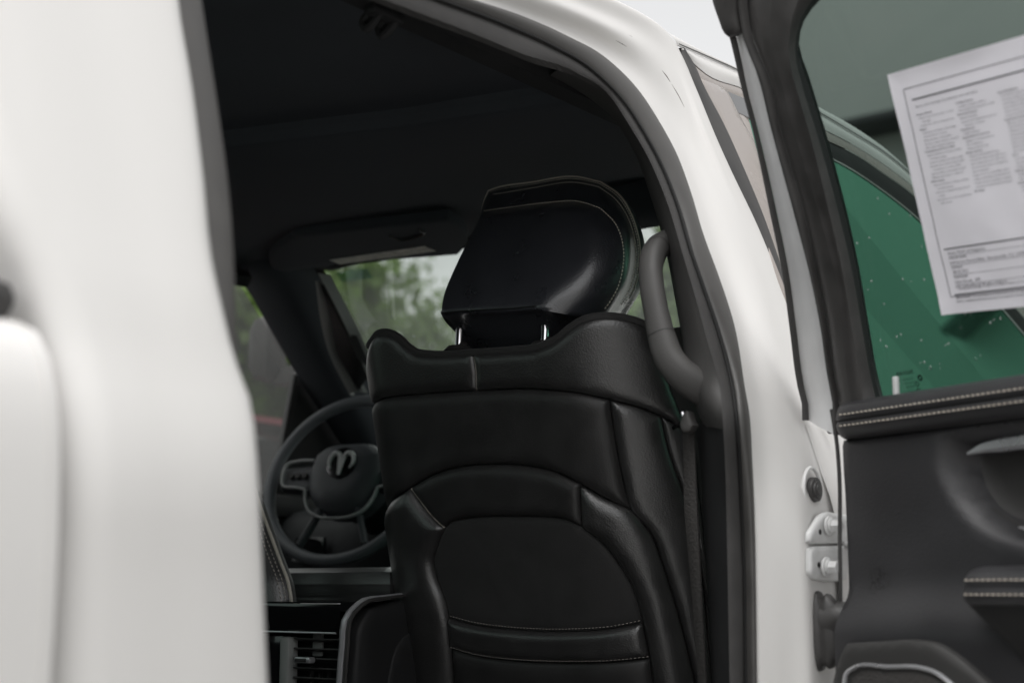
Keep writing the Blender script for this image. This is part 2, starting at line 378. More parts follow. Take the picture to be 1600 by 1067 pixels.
# ---- white body shell: roof rail + B-pillar, quarter panel, roof, left side
ST = [  # along the door opening, from the roof rail round the corner and down the B-pillar: c0 seal .. c4 outer edge, c5 turned edge
 [(560, -62), (570, -74), (584, -90), (612, -118), (650, -150), (680, -165)],
 [(734, 0), (742, -10), (754, -24), (778, -46), (815, -66), (850, -78)],
 [(855, 44), (866, 32), (882, 24), (912, 8), (952, -4), (980, -20)],
 [(930, 77), (944, 64), (960, 60), (988, 42), (1018, 30), (1040, 20)],
 [(970, 105), (988, 92), (1008, 87), (1034, 66), (1062, 60), (1078, 58)],
 [(1000, 132), (1019, 121), (1042, 118), (1056, 98), (1067, 79), (1085, 82)],
 [(1030, 172), (1049, 166), (1068, 162), (1074, 140), (1079, 125), (1095, 130)],
 [(1055, 220), (1074, 217), (1094, 206), (1099, 206), (1106, 205), (1122, 205)],
 [(1079, 297), (1096, 297), (1122, 296), (1136, 296), (1148, 296), (1164, 296)],
 [(1100, 367), (1120, 367), (1148, 367), (1172, 367), (1184, 367), (1200, 367)],
 [(1125, 435), (1146, 435), (1170, 435), (1200, 435), (1216, 435), (1232, 435)],
 [(1146, 500), (1166, 500), (1186, 500), (1222, 500), (1238, 500), (1254, 500)],
 [(1163, 600), (1183, 600), (1208, 600), (1240, 600), (1258, 600), (1290, 600)],
 [(1173, 680), (1192, 680), (1220, 680), (1246, 680), (1272, 680), (1325, 680)],
 [(1178, 800), (1198, 800), (1228, 800), (1250, 800), (1278, 800), (1332, 800)],
 [(1181, 950), (1203, 950), (1236, 950), (1256, 950), (1282, 950), (1336, 950)],
 [(1183, 1067), (1207, 1067), (1243, 1067), (1262, 1067), (1288, 1067), (1340, 1067)],
 [(1187, 1300), (1212, 1300), (1250, 1300), (1270, 1300), (1296, 1300), (1348, 1300)]]
FR = [0, .02, .68, .95, 1.0, .75]
FRL = [0, .25, .62, .86, .9, .9]
rows = []
for i, st in enumerate(ST):
    tb = min(max((i - 9) / 5, 0), 1); fr = [a + (b - a) * tb for a, b in zip(FR, FRL)]; st = list(st); kx = .4 * (1 - tb); st[0] = (st[0][0] + kx * (st[0][0] - st[1][0]), st[0][1] + kx * (st[0][1] - st[1][1]))
    q = [mix(f).px(*p) for f, p in zip(fr, st)]
    if i < 5: q[5] = q[4] + np.array([-.07, 0, .006])
    rows.append([q[0] + np.array([-.02, .03, 0])] + q)
rows[-1] = [np.array([p[0], p[1], .62]) for p in rows[-1]]
for dy, dz in ((-.14, -.004), (-.28, -.010), (-.44, -.020)): rows.insert(0, [p + np.array([0, dy - (0 if dy > -.2 else 0), dz]) for p in rows[-len(ST)]])
grid = np.array(dense(rows, 44, 128))
for _ in range(14): grid[1:-1] = .25 * grid[:-2] + .5 * grid[1:-1] + .25 * grid[2:]
grid = [list(r) for r in grid]
body = MB(); body.add(*loft(grid))
# quarter panel behind the rear door opening
ZY = [(.5, -.9), (.8, -.912), (1.051, -.930), (1.13, -.938), (1.201, -.945), (1.251, -.942), (1.271, -.9415), (1.293, -.948), (1.331, -.952), (1.383, -.9517), (1.445, -.9424), (1.481, -.938), (1.537, -.9316), (1.634, -.924), (1.72, -.905), (1.80, -.86), (1.85, -.80)]
rows = []
for z, ye in ZY:
    xo = float(XO(z)); r = []; sh_ = -.05 * float(ss(1.29, 1.44, z))
    for dx, y in [(-.07, ye + .012), (-.02, ye + .013), (-.008, ye + .009), (-.002, ye + .003), (0, ye - .008), (.001, ye - .03), (.0005, -1.02), (0, -1.06 + sh_), (-.002, -1.082 + sh_), (-.012, -1.098 + sh_), (-.05, -1.107 + sh_), (-.15, -1.108 + sh_), (-.25, -1.108 + sh_)]:
        r.append(np.array([xo + dx, y, z]))
    rows.append(r)
QP = loft(dense(rows, 60, 60)); body.add(*QP); body.add(*mirror(*QP))
# roof skin
RE = [(-1.108, 1.90), (-.6, 1.935), (-.076, 1.947), (.126, 1.949), (.307, 1.957), (.606, 1.972), (.75, 1.966)]
rows = []
for y, z in RE:
    xo = float(XO(z)); r = []
    for f in np.linspace(-1, 1, 13): r.append(np.array([xo * f * (1 - .0 * f * f), y, z - .022 + .045 * (1 - f**4)]))
    rows.append(r)
rows.append([np.array([.62 * f, .70 + .1 * (1 - f * f), 1.895 + .02 * (1 - f * f)]) for f in np.linspace(-1, 1, 13)])
body.add(*loft(dense(rows, 26, 40)))
# rear wall below and beside the back window, lower sides, left rail and pillars
for z0, z1, x0, x1 in [(.5, 1.36, -.84, .84), (1.80, 1.9, -.74, .74), (1.36, 1.80, -.82, -.62), (1.36, 1.80, .62, .80)]:
    body.add(*rbox(((x0 + x1) / 2, -1.095, (z0 + z1) / 2), (x1 - x0, .024, z1 - z0), .008))
for sgn in (-1, 1):
    lo = [[np.array([sgn * (float(XO(z)) - (.03 if sgn < 0 else .004) + (0 if z > .62 else -.04)), y, z]) for y in np.linspace(-1.1 if sgn < 0 else .04, 1.55, 12)] for z in (.5, .62, .8, 1.0, 1.18, 1.24, 1.30, 1.335)]
    if sgn < 0: body.add(*loft(lo))
cab = body.build('cab_body', 'white_paint', truck, angle=50, label='white painted cab body of the pickup around the open door')
# ---- left rail/pillars inside and out (dark trim inside)
sill = MB(); sill.add(*rbox((.95, -.5, .56), (.12, .95, .1), .02)); sill.build('door_sill', 'jamb_paint', cab)

# ---- cargo bed
bed = MB(); sec = [(.99, .5), (1.0, .62), (1.008, .8), (1.012, 1.0), (1.012, 1.18), (1.008, 1.225), (.998, 1.262), (.982, 1.288), (.960, 1.300), (.93, 1.304), (.905, 1.300), (.895, 1.27), (.89, 1.0), (.89, .7)]
sec = spline([(a, b) for a, b in sec], 60)
for sgn in (1, -1):
    rws = []
    for y, ins in [(-1.135, .03), (-1.128, .012), (-1.122, .005), (-1.117 - .006, .001), (-1.126 - .01, 0), (-1.3, 0), (-1.6, 0), (-2.0, 0), (-2.9, 0)]:
        rws.append([np.array([sgn * (a - (ins if a > .93 else -ins * .4)), y, b - (ins if b > 1.2 else 0)]) for a, b in sec])
    rws = [rws[0], rws[1], rws[2], rws[3], rws[5], rws[6], rws[7], rws[8]]
    V, F = loft(rws); bed.add(V, F)
    bed.add(*loft([[np.array([sgn * a, -1.132, b]) for a, b in sec[:50]], [np.array([sgn * (.89), -1.132, b]) for a, b in sec[:50]]]))
bed.add(*rbox((0, -1.15, .95), (1.78, .03, .62), .006)); bed.add(*rbox((0, -2.88, .95), (1.9, .05, .62), .012)); bed.add(*rbox((0, -2.0, .72), (1.78, 1.7, .03), .006))
bedo = bed.build('cargo_bed', 'white_paint', truck, angle=50, label='white cargo bed side panel right behind the cab')
for sgn in (1, -1):
    rcap = MB(); rcap.add(*rbox((sgn * .921, -1.997, 1.315), (.070, 1.748, .029), .012)); rcap.build('rail_cap', 'rubber', bedo)

# ---- door seal: fabric lip and rubber bulb round the opening
def path_in(P, n, dx=0.0): return spline([IN.px(*p, h=dx) for p in P], n)
S_OUT = [(560, -62), (734, 0), (815, 26), (888, 58), (951, 94), (999, 142), (1030, 189), (1056, 236), (1079, 297), (1100, 367), (1125, 435), (1146, 500), (1163, 600), (1170, 650), (1176, 727), (1179, 800), (1181, 900), (1183, 1067), (1187, 1300)]
S_MID = [(545, -44), (700, 8), (790, 42), (862, 74), (925, 112), (977, 165), (1009, 215), (1034, 262), (1058, 322), (1081, 400), (1103, 463), (1122, 520), (1143, 603), (1150, 655), (1155, 727), (1159, 800), (1163, 900), (1165, 1067), (1170, 1300)]
S_INN = [(525, -30), (640, 15), (735, 51), (815, 84), (899, 113), (951, 148), (984, 197), (1012, 245), (1040, 310), (1066, 395), (1088, 470), (1107, 540), (1124, 600), (1129, 655), (1133, 727), (1135, 800), (1137, 900), (1140, 1067), (1145, 1300)]
def band(A, B, fa, fb, n, k, bulge, mid_off=0.0):
    """strip between two picture lines lying on the seal surface, crowned by `bulge` towards outside/rear"""
    a = spline([mix(fa).px(*p) for p in A], n); b = spline([mix(fb).px(*p) for p in B], n); rws = []
    for t in np.linspace(0, 1, k):
        hb = bulge * math.sin(math.pi * t) ** .7
        rws.append([p + (q - p) * t + np.array([.62, -.72, .1]) * hb for p, q in zip(a, b)])
    return rws
bulb = MB(); rw = band(S_MID, S_OUT, -.25, .0, 120, 12, .014)
back = [[p + np.array([-.012, .03, 0]) for p in rw[0]]]; endr = [[p + np.array([-.012, .03, 0]) for p in rw[-1]]]
bulb.add(*loft(back + rw + endr))
bulb.build('door_seal', 'seal_rubber', cab, label='rubber door seal bulb following the front edge of the rear door opening')
fab = MB(); rw = band(S_INN, S_MID, -.45, -.3, 120, 8, .004); fab.add(*loft([[p + np.array([-.01, .03, 0]) for p in rw[0]]] + rw + [[p + np.array([0, .02, 0]) for p in rw[-1]]]))
fab.build('seal_lip', 'seal_fabric', cab, label='woven fabric lip inside the door seal')
gq = MB(); gq.add(*sweep([p + np.array([.004, -.005, 0]) for p in spline([mix(-.28).px(*q) for q in S_MID], 110)], circ(.0022, 6))); gq.build('seal_groove', 'black_gap', cab)
# seal on the rear side of the opening
CE = [(262, -120), (277, 0), (300, 147), (318, 294), (328, 400), (346, 494), (366, 575), (380, 640), (392, 760), (404, 1067)]
CS = [(300, -120), (315, 0), (341, 173), (357, 294), (365, 400), (369, 494), (374, 575), (384, 640), (396, 760), (408, 1067)]
n = 70; a = spline([mix(.35).px(*p) for p in CE], n); b = spline([mix(-.1).px(*p) for p in CS], n)
rw = []
for t in np.linspace(-.25, 1, 10):
    hb = .003 * math.sin(math.pi * max(t, 0)) ** .6 if t > 0 else 0
    rw.append([p + (q - p) * t + np.array([.72, -.05, .1]) * hb for p, q in zip(a, b)])
rw.append([p + np.array([-.04, -.01, 0]) for p in rw[-1]])
cs = MB(); cs.add(*loft(rw)); cs.build('door_seal', 'seal_rubber', cab, label='blurred grey rubber door seal on the rear side of the opening')

# ---- B-pillar trim
TR_ = [(899, 113), (951, 148), (984, 197), (1012, 245), (1040, 310), (1066, 395), (1088, 470), (1107, 540), (1124, 600), (1129, 655), (1131, 672)]
TL_ = [(860, 118), (916, 150), (962, 190), (990, 236), (1012, 294), (1028, 345), (1044, 410), (1055, 470), (1066, 530), (1072, 590), (1078, 640)]
TL_ = TL_[:-2] + [(1074, 600), (1100, 668)]
n = 60; a = spline([mix(-.5).px(*p) for p in TR_], n); b = spline([IN.px(*p, off=-.075) for p in TL_], n)
rw = []
for t in np.linspace(0, 1, 9):
    hb = .012 * math.sin(math.pi * t) ** .8; rw.append([p + (q - p) * t + np.array([.2, -.9, .1]) * hb for p, q in zip(a, b)])
rw.append([p + np.array([-.02, .09, 0]) for p in rw[-1]]); rw = [[p + np.array([0, .03, 0]) for p in rw[0]]] + rw
t_ = MB(); t_.add(*loft(rw)); t_.build('pillar_trim', 'trim_plastic', cab, label='dark grey plastic upper trim of the pillar behind the front seat')
TR2 = [(1130, 662), (1133, 727), (1135, 800), (1137, 900), (1140, 1067), (1145, 1300)]
TL2 = [(1086, 662), (1094, 727), (1098, 800), (1104, 900), (1112, 1067), (1122, 1300)]
n = 30; a = spline([mix(-.5).px(*p) for p in TR2], n); b = spline([IN.px(*p, off=-.10) for p in TL2], n)
rw = [[p + (q - p) * t + np.array([.2, -.9, .0]) * (.006 * math.sin(math.pi * t)) for p, q in zip(a, b)] for t in np.linspace(0, 1, 6)]
rw.append([p + np.array([-.03, .09, 0]) for p in rw[-1]]); rw = [[p + np.array([0, .03, 0]) for p in rw[0]]] + rw
t_ = MB(); t_.add(*loft(rw)); t_.build('pillar_trim', 'dark_trim', cab, label='black lower trim of the pillar beside the seat belt')

# ---- grab handle
GP = [(1072, 372, -.05), (1052, 374, -.052), (1034, 381, -.058), (1022, 396, -.062), (1017, 418, -.064), (1019, 450, -.066), (1026, 490, -.068), (1035, 530, -.070), (1047, 562, -.068), (1066, 585, -.060), (1086, 600, -.052), (1106, 611, -.045)]
P = spline([IN.px(x, y, off=o) for x, y, o in GP], 70)
ks = np.interp(np.linspace(0, 1, 70), [0, .12, .25, .4, .6, .75, .88, 1], [1.0, 1.0, .98, .86, .88, 1.02, 1.12, 1.22])
sc_ = [(.0165 * math.copysign(abs(math.cos(t)) ** .8, math.cos(t)), .0185 * math.copysign(abs(math.sin(t)) ** .8, math.sin(t))) for t in np.linspace(0, 2 * math.pi, 18, endpoint=False)]
gh = MB(); gh.add(*sweep(P, sc_, up=(0, -1, 0), scale=ks)); gho = gh.build('grab_handle', 'trim_plastic', cab, angle=60, label='dark grey plastic grab handle on the pillar')
for i in (17, 48):
    ring_ = MB(); Pq, A, B = frames(P, up=(0, -1, 0))
    k = ks[i] * 1.015; rws = [[Pq[j] + A[j] * x * k + B[j] * y * k for x, y in sc_] for j in (i, i)]
    rws[1] = [p + (Pq[i + 1] - Pq[i]) * .22 for p in rws[1]]
    ring_.add(*loft(rws, cu=True)); ring_.build('handle_joint', 'black_gap', cab)

# ---- headliner
hl = MB()
def hz(x, y): return 1.862 + .035 * (1 - (x / .75) ** 4) + .004 * ss(.3, .6, y) - .05 * ss(-.9, -1.1, y)
yb = lambda x: .02 + .14 * (x - .45) - .18 * max(0, .3 - x)
rws = []
ys = [-1.085, -1.0, -.8, -.6, -.4, -.25]
for y in ys: rws.append([np.array([x, y, hz(x, y)]) for x in np.linspace(-.715, .715, 25)])
for dy, dz in ((-.012, .002), (0, -.006), (.006, -.022), (.02, -.026)):
    rws.append([np.array([x, yb(x) + dy, hz(x, 0) + dz]) for x in np.linspace(-.715, .715, 25)])
for y in (.2, .35, .45, .55, .62, .68): rws.append([np.array([x * (1 - .18 * ss(.3, .7, y)), y + .1 * (1 - (x / .77) ** 2) * ss(.3, .68, y), hz(x, y) - .026 * (1 - ss(.3, .6, y))]) for x in np.linspace(-.715, .715, 25)])
hl.add(*loft(rws)); hlo = hl.build('headliner', 'headliner', cab, label='black fabric headliner under the roof', angle=30)
for sgn in (1, -1):      # roof side rails inside
    rr = MB(); sec_ = [(.02, .02), (-.035, .005), (-.05, -.015), (-.035, -.035), (-.01, -.03), (.0, .0)]
    Pp = [np.array([sgn * .70, y, 1.845 + (0 if y < .45 else -.0)]) for y in np.linspace(-1.05, .5, 20)]
    rws = [[p + np.array([sgn * x, 0, z]) for x, z in sec_] for p in Pp]; rr.add(*loft(rws, cu=True)); rr.build('side_rail_trim', 'dark_trim', cab)
# coat hook
ck = MB(); c0 = onx(595, 40, .675)
for k, dy in ((0, -.012), (1, .016)):
    q = c0 + np.array([0, dy, 0]); Pp = spline([q + np.array(v) for v in [(.012, 0, .012), (0, 0, 0), (-.012, -.002, -.006), (-.016, -.002, .004), (-.006, -.002, .012)]], 16)
    ck.add(*tube(Pp, .0055, 8))
ck.add(*rbox(c0 + np.array([.006, 0, .012]), (.02, .055, .014), .005)); ck.build('coat_hook', 'dark_trim', cab, label='small black coat hook below the headliner')

# ---- small scuffs on the painted rail and pillar
for A, B, w_ in (((936, 39), (984, 60), .0005), ((1031, 113), (1044, 131), .0006), ((1046, 134), (1066, 170), .0005), ((958, 66), (976, 76), .0004)):
    P = spline([mix(.8).px(*A, h=.004), mix(.8).px((A[0] + B[0]) / 2 + .8, (A[1] + B[1]) / 2, h=.004), mix(.8).px(*B, h=.004)], 10)
    b_ = MB(); b_.add(*sweep(P, circ(w_, 5), scale=np.sin(np.linspace(.2, 2.9, 10)))); b_.build('scuff', 'bark', cab)
# ---- hinge face hardware on the B-pillar
HF = mix(.9)
def hpt(px, py, h=0): return HF.px(px, py, off=0) + np.array([1, 0, 0]) * h
plugo = MB(); c = hpt(1269, 765, .006)
for r0, r1, h0, h1 in ((.0165, .0155, -.006, .001), (.0115, .0105, .001, .0035), (.0075, .007, .0035, .005)): plugo.add(*cyl(c + np.array([h0, 0, 0]), c + np.array([h1, 0, 0]), r0, 24, r1))
plugo.build('body_plug', 'rubber', cab, label='black rubber plug in the white door pillar')
rim_ = MB(); Pp = [c + np.array([-.006, .024 * math.cos(t), .028 * math.sin(t)]) for t in np.linspace(0, 2 * math.pi, 40, endpoint=False)]
rim_.add(*tube(Pp, .0026, 6, closed=True)); rim_.build('plug_rim', 'jamb_paint', cab)
def plate(name, poly, lab):
    return panel(name, poly, HF, .004, .006, 'steel_white', cab, g=.006, skirt=.004, base=.005, label=lab, corner=18)
plate('hinge_plate', [(1257, 838), (1258, 832), (1276, 805), (1283, 801), (1300, 803), (1318, 806), (1318, 849), (1262, 850), (1257, 846)], 'white painted upper door hinge leaf with one bolt')
plate('hinge_plate', [(1258, 858), (1264, 853), (1318, 851), (1316, 905), (1300, 908), (1264, 905), (1258, 896)], 'white painted lower door hinge leaf with one bolt')
for bx_, by_ in ((1281, 822), (1276, 886)):
    b_ = MB(); c = hpt(bx_, by_, .004); d_ = np.array([1, -.05, .0]); b_.add(*cyl(c + d_ * .008, c + d_ * .012, .0125, 22, bev=.001)); b_.add(*cyl(c + d_ * .012, c + d_ * .015, .0105, 20, bev=.001)); b_.add(*cyl(c + d_ * .014, c + d_ * .026, .0085, 6, bev=.0012))
    b_.build('hinge_bolt', 'steel_white', cab, angle=30)
for bx_, by_ in ((1271, 831), (1269, 882)):
    b_ = MB(); c = hpt(bx_, by_); b_.add(*cyl(c + np.array([.008, 0, 0]), c + np.array([.0095, 0, 0]), .0035, 12)); b_.build('hinge_hole', 'black_gap', cab)
kn = MB(); c0 = hpt(1318, 850, .012); kn.add(*rbox(c0, (.05, .03, .006), .002)); kn.add(*cyl(c0 + np.array([.02, .01, -.02]), c0 + np.array([.02, .01, .022]), .008, 14)); kn.build('hinge_knuckle', 'steel_white', cab)
# wiring boot
bt = MB(); c = hpt(1277, 985)
rws = []
for h, k in ((-.004, 1), (.003, 1.03), (.006, 1.0), (.008, .9), (.012, .9), (.015, .96), (.019, .94), (.024, .84), (.028, .74)):
    rws.append([c + np.array([h, .016 * k * math.copysign(abs(math.cos(t)) ** .8, math.cos(t)), .048 * k * math.copysign(abs(math.sin(t)) ** .75, math.sin(t))]) for t in np.linspace(0, 2 * math.pi, 32, endpoint=False)])
V, F = loft(rws, cu=True); F.append(tuple(range(len(V) - 32, len(V)))); bt.add(V, F)
Pp = spline([c + np.array(v) for v in [(.010, .004, .012), (.030, .006, .014), (.050, .010, .004), (.060, .012, -.018), (.062, .013, -.04), (.063, .016, -.075), (.066, .02, -.12)]], 40)
rad = [.0225 if i < 18 else (.0125 + .003 * (1 if (i // 2) % 2 else -1)) for i in range(40)]
bt.add(*sweep(Pp, circ(1, 14), scale=rad)); bt.build('wiring_boot', 'rubber', cab, label='ribbed black rubber wiring boot between pillar and rear door', angle=45)

# ================================================================== front right door (closed), seen past and through the rear door
def sheet(name, ab, S, h, m, parent, g=.05, label=None, smooth=True, step=.02, kind=None):
    bd = smooth_poly(np.array(ab, float), step, 30)
    if 0.5 * sum(bd[i - 1][0] * bd[i][1] - bd[i][0] * bd[i - 1][1] for i in range(len(bd))) < 0: bd = bd[::-1]
    lo, hi = bd.min(0), bd.max(0); gx, gy = np.meshgrid(np.arange(lo[0], hi[0], g), np.arange(lo[1], hi[1], g)); G = np.stack([gx.ravel(), gy.ravel()], 1)
    G = G[inside(G, bd)]; G = G[bdist(G, bd) > g * .3] if len(G) else G; pts = np.vstack([bd, G]); nb = len(bd)
    v2, _, f2, *_ = delaunay_2d_cdt([Vector(p) for p in pts], [(i, (i + 1) % nb) for i in range(nb)], [], 1, 1e-6)
    return mk(name, [S.pt(v[0], v[1], h) for v in v2], [tuple(f) for f in f2], m, parent, smooth=smooth, label=label, kind=kind)
def ribbon(A, B, S, ha, hb, n=80, k=4, bulge=0.0):
    a = spline([S.inv(*p) for p in A], n); b = spline([S.inv(*p) for p in B], n)
    return loft([[S.pt(*(p + (q - p) * t), ha + (hb - ha) * t + bulge * math.sin(math.pi * t)) for p, q in zip(a, b)] for t in np.linspace(0, 1, k)])
L0 = [(1040, 49), (1067, 64), (1155, 108), (1276, 166), (1349, 208), (1385, 234), (1425, 271), (1500, 350), (1600, 455), (1720, 590)]
L1 = [(1058, 71), (1100, 89), (1154, 113), (1277, 177), (1331, 209), (1385, 243), (1427, 278), (1500, 356), (1600, 462), (1720, 600)]
L2 = [(1067, 79), (1100, 110), (1160, 136), (1283, 198), (1340, 228), (1385, 257), (1429, 291), (1500, 366), (1600, 478), (1720, 618)]
L3 = [(1086, 112), (1100, 123), (1164, 152), (1286, 212), (1349, 243), (1385, 268), (1433, 303), (1500, 374), (1600, 488), (1720, 630)]
L4 = [(1100, 140), (1130, 152), (1190, 180), (1292, 235), (1331, 255), (1385, 291), (1440, 335), (1500, 395), (1600, 509), (1720, 655)]
fd = MB(); fd.add(*ribbon(L1, L2, OUT, -.001, -.003, bulge=.004, k=6))
lowr = [[np.array([float(XO(z)) - .001, y, z]) for y in np.linspace(.05, 1.15, 20)] for z in (.5, .62, .8, 1.0, 1.18, 1.21, 1.24, 1.27, 1.30, 1.335)]
fd.add(*loft(lowr)); fd.add(*loft([[p + np.array([-.09, 0, 0]) for p in r] for r in lowr]))
fdo = fd.build('front_door', 'white_paint', truck, label='white closed front passenger door beyond the open rear door')
ra = MB(); ra.add(*ribbon(L0, L1, OUT, .0, -.0005, bulge=.003, k=5)); ra.build('roof_rail', 'white_paint', cab, label='white roof rail running forward above the front door')
gl_ = MB(); gl_.add(*ribbon([(x, y - .8) for x, y in L1], [(x, y + .9) for x, y in L1], OUT, .0035, .0035, k=3)); gl_.build('roof_gap', 'black_gap', cab)
ap = MB(); ap.add(*ribbon(L2, L3, OUT, -.004, -.006, k=4, bulge=.001)); ap.build('frame_applique', 'applique', fdo)
bk = MB(); bk.add(*ribbon(L3, L4, OUT, -.008, -.010, k=4, bulge=.002)); bk.build('window_seal', 'black_gap', fdo)
panel('pillar_applique', [(1092, 122), (1135, 139), (1150, 170), (1180, 224), (1205, 322), (1225, 420), (1236, 490), (1216, 440), (1190, 352), (1157, 262), (1130, 200)], OUT, .001, .003, 'applique', fdo, base=.0, skirt=.004, g=.02, label='glossy brownish grey pillar applique of the front door')
panel('pillar_applique', [(1151, 170), (1172, 180), (1196, 270), (1216, 352), (1230, 430), (1225, 420), (1205, 322), (1180, 224)], OUT, .0005, .003, 'applique', fdo, base=-.004, skirt=.004, g=.02)
panel('wet_corner', [(1135, 140), (1172, 155), (1180, 186), (1150, 172)], OUT, .0, .003, 'gloss_black', fdo, base=-.003, skirt=.003, g=.02)
WL = [(1062, 72), (1072, 117), (1080, 140), (1102, 200), (1130, 260), (1172, 340), (1196, 394), (1221, 448), (1240, 510)]
WR = [(1069, 78), (1086, 107), (1094, 126), (1132, 200), (1159, 260), (1194, 345), (1214, 402), (1232, 460), (1248, 515)]
ws_ = MB(); ws_.add(*ribbon(WL, WR, OUT, -.012, .002, k=8, bulge=.006)); ws_.build('door_seal', 'rubber', fdo, label='black wet weatherstrip of the front door')
ab4 = [tuple(p) for p in spline([OUT.inv(*p) for p in L4[3:]], 20)]
sheet('window_glass', ab4 + [(1.66, 1.40), (1.62, 1.335), (.15, 1.335), (.14, 1.5), (.17, 1.7), (.27, 1.87)], OUT, -.013, 'glass_front', fdo, label='green tinted window glass of the front passenger door')
mir = MB(); mir.add(*rbox((1.15, 1.25, 1.38), (.24, .10, .22), .03)); mir.add(*rbox((1.0, 1.28, 1.34), (.12, .05, .05), .01)); mir.build('door_mirror', 'gloss_black', fdo)

# ================================================================== open rear door
K_A = [(1118, -30), (1124, 0), (1136, 40), (1141, 55), (1160, 131), (1175, 187), (1207, 340), (1224, 423), (1237, 518), (1250, 611), (1256, 657)]
K_B = [(1128, -30), (1134, 0), (1145, 40), (1149, 54), (1173, 163), (1183, 200), (1215, 340), (1232, 423), (1245, 518), (1258, 611), (1264, 657)]
K_C = [(1150, -30), (1154, 0), (1159, 30), (1162, 51), (1184, 112), (1207, 197), (1245, 340), (1269, 423), (1288, 518), (1299, 595), (1307, 680)]
K_D = [(1168, -30), (1168, 0), (1171, 30), (1174, 51), (1205, 131), (1219, 200), (1258, 340), (1275, 423), (1292, 505), (1305, 595), (1313, 680)]
K_E = [(1215, -30), (1205, 0), (1203, 40), (1208, 80), (1222, 131), (1240, 200), (1282, 340), (1303, 423), (1316, 518), (1328, 610), (1332, 640)]
K_F = [(1262, -30), (1243, 0), (1233, 40), (1231, 80), (1243, 131), (1263, 200), (1298, 340), (1317, 426), (1334, 530), (1347, 610), (1350, 640)]
K_G = [(1290, -26), (1268, 0), (1247, 40), (1242, 80), (1255, 139), (1274, 200), (1312, 340), (1332, 426), (1350, 530), (1366, 610), (1370, 640)]
K_H = [(1306, -18), (1287, 0), (1256, 40), (1247, 79), (1264, 137), (1283, 200), (1321, 340), (1340, 426), (1358, 530), (1374, 612), (1379, 640)]
HOFF = {'A': .012, 'B': .012, 'C': .012, 'D': .01, 'E': .014, 'F': .016, 'G': .006, 'H': -.008}
TOPS = [(.30, 1.838), (.45, 1.852), (.62, 1.846), (.74, 1.80), (.80, 1.70), (.83, 1.52), (.845, 1.34)]
def dl(K, off, e, h):      # full loop line: picture-traced front side, then measured top and rear side
    left = [DOOR.inv(*p, off=h) for p in K][::-1]
    top = []
    for i, (u, v) in enumerate(TOPS):
        dv = e if i < 3 else e * (.8, .5, .15, 0)[i - 3]; du = 0 if i < 2 else e * (.1, .6, .85, 1, 1)[i - 2]
        top.append((u + du, v + dv))
    return spline(left + top, 90)
def dband(Ka, Kb, ea, eb, ha, hb, k=5, bulge=0.0):
    a = dl(Ka, 0, ea, ha); b = dl(Kb, 0, eb, hb)
    return loft([[DOOR.pt(*(p + (q - p) * t), ha + (hb - ha) * t + bulge * math.sin(math.pi * t)) for p, q in zip(a, b)] for t in np.linspace(0, 1, k)])
dsh = MB()      # painted shell: flange, lower slab and outer skin
dsh.add(*dband(K_B, K_C, .075, .052, -.014, -.008, k=6, bulge=.004))
def dbx(u0, u1, v0, v1, h0, h1, b=.004):
    V, F = rbox(((u0 + u1) / 2, (v0 + v1) / 2, (h0 + h1) / 2), (u1 - u0, v1 - v0, h1 - h0), b); return [DOOR.O + DOOR.U * v[0] + DOOR.V * v[1] + DOOR.N * (v[2] + float(DOOR.d(0, v[1]))) for v in V], F
dsh.add(*dbx(.002, .885, .52, 1.335, -.125, -.06, .01)); dsh.add(*dbx(.002, .15, .52, 1.33, -.07, -.004, .003))
a = dl(K_B, 0, .075, -.03); b = dl(K_H, 0, 0, -.03); dsh.add(*loft([[DOOR.pt(*(p + (q - p) * t), -.034) for p, q in zip(a, b)] for t in np.linspace(0, 1, 4)]))
rdo = dsh.build('rear_door', 'door_edge_paint', truck, label='open right rear door showing its black inner side, swung out to the right')
s_ = MB(); s_.add(*dband(K_A, K_B, .085, .075, -.010, -.010, k=7, bulge=.007)); s_.build('edge_seal', 'rubber', rdo, label='thin black wet seal along the front edge of the open door')
s_ = MB(); a = DOOR.inv(1300, 640, off=.0)
Pp = spline([DOOR.px(*p, h=.004) for p in [(1303, 640), (1311, 690), (1315, 740), (1316, 850), (1317, 950), (1318, 1067), (1320, 1250)]], 30); s_.add(*sweep(Pp, circ(.0026, 8)))
s_.build('edge_seal', 'rubber', rdo)
s_ = MB(); s_.add(*dband(K_C, K_D, .052, .040, -.004, -.002, k=9, bulge=.009)); s_.build('frame_seal', 'rubber', rdo, label='black rubber tube seal beside the grey door flange')
fr_ = MB(); fr_.add(*dband(K_D, K_E, .040, .026, -.004, .014, k=6, bulge=.005)); fr_.add(*dband(K_E, K_F, .026, .014, .014, .016, k=5, bulge=-.002)); fr_.add(*dband(K_F, K_G, .014, .005, .016, .004, k=5, bulge=.002))
fr_.build('window_frame', 'trim_plastic' if False else 'rubber', rdo, label='black window frame of the open rear door', angle=50)
ch = MB(); ch.add(*dband(K_G, K_H, .005, .0, .002, -.010, k=4, bulge=.002)); ch.build('glass_channel', 'black_gap', rdo)
# rubber corner block at the top of the frame
panel('corner_block', [(1112, -60), (1120, 0), (1130, 30), (1139, 52), (1146, 58), (1162, 50), (1157, 19), (1158, -10), (1164, -60)], DOOR, .006, .008, 'rubber', rdo, base=.006, skirt=.02, g=.01, label='black rubber corner block on the door frame')
glp = [tuple(p) for p in dl(K_H, 0, .004, -.012)]
sheet('window_glass', glp, DOOR, -.012, 'glass_privacy', rdo, label='dark tinted window glass of the open rear door with rain drops')

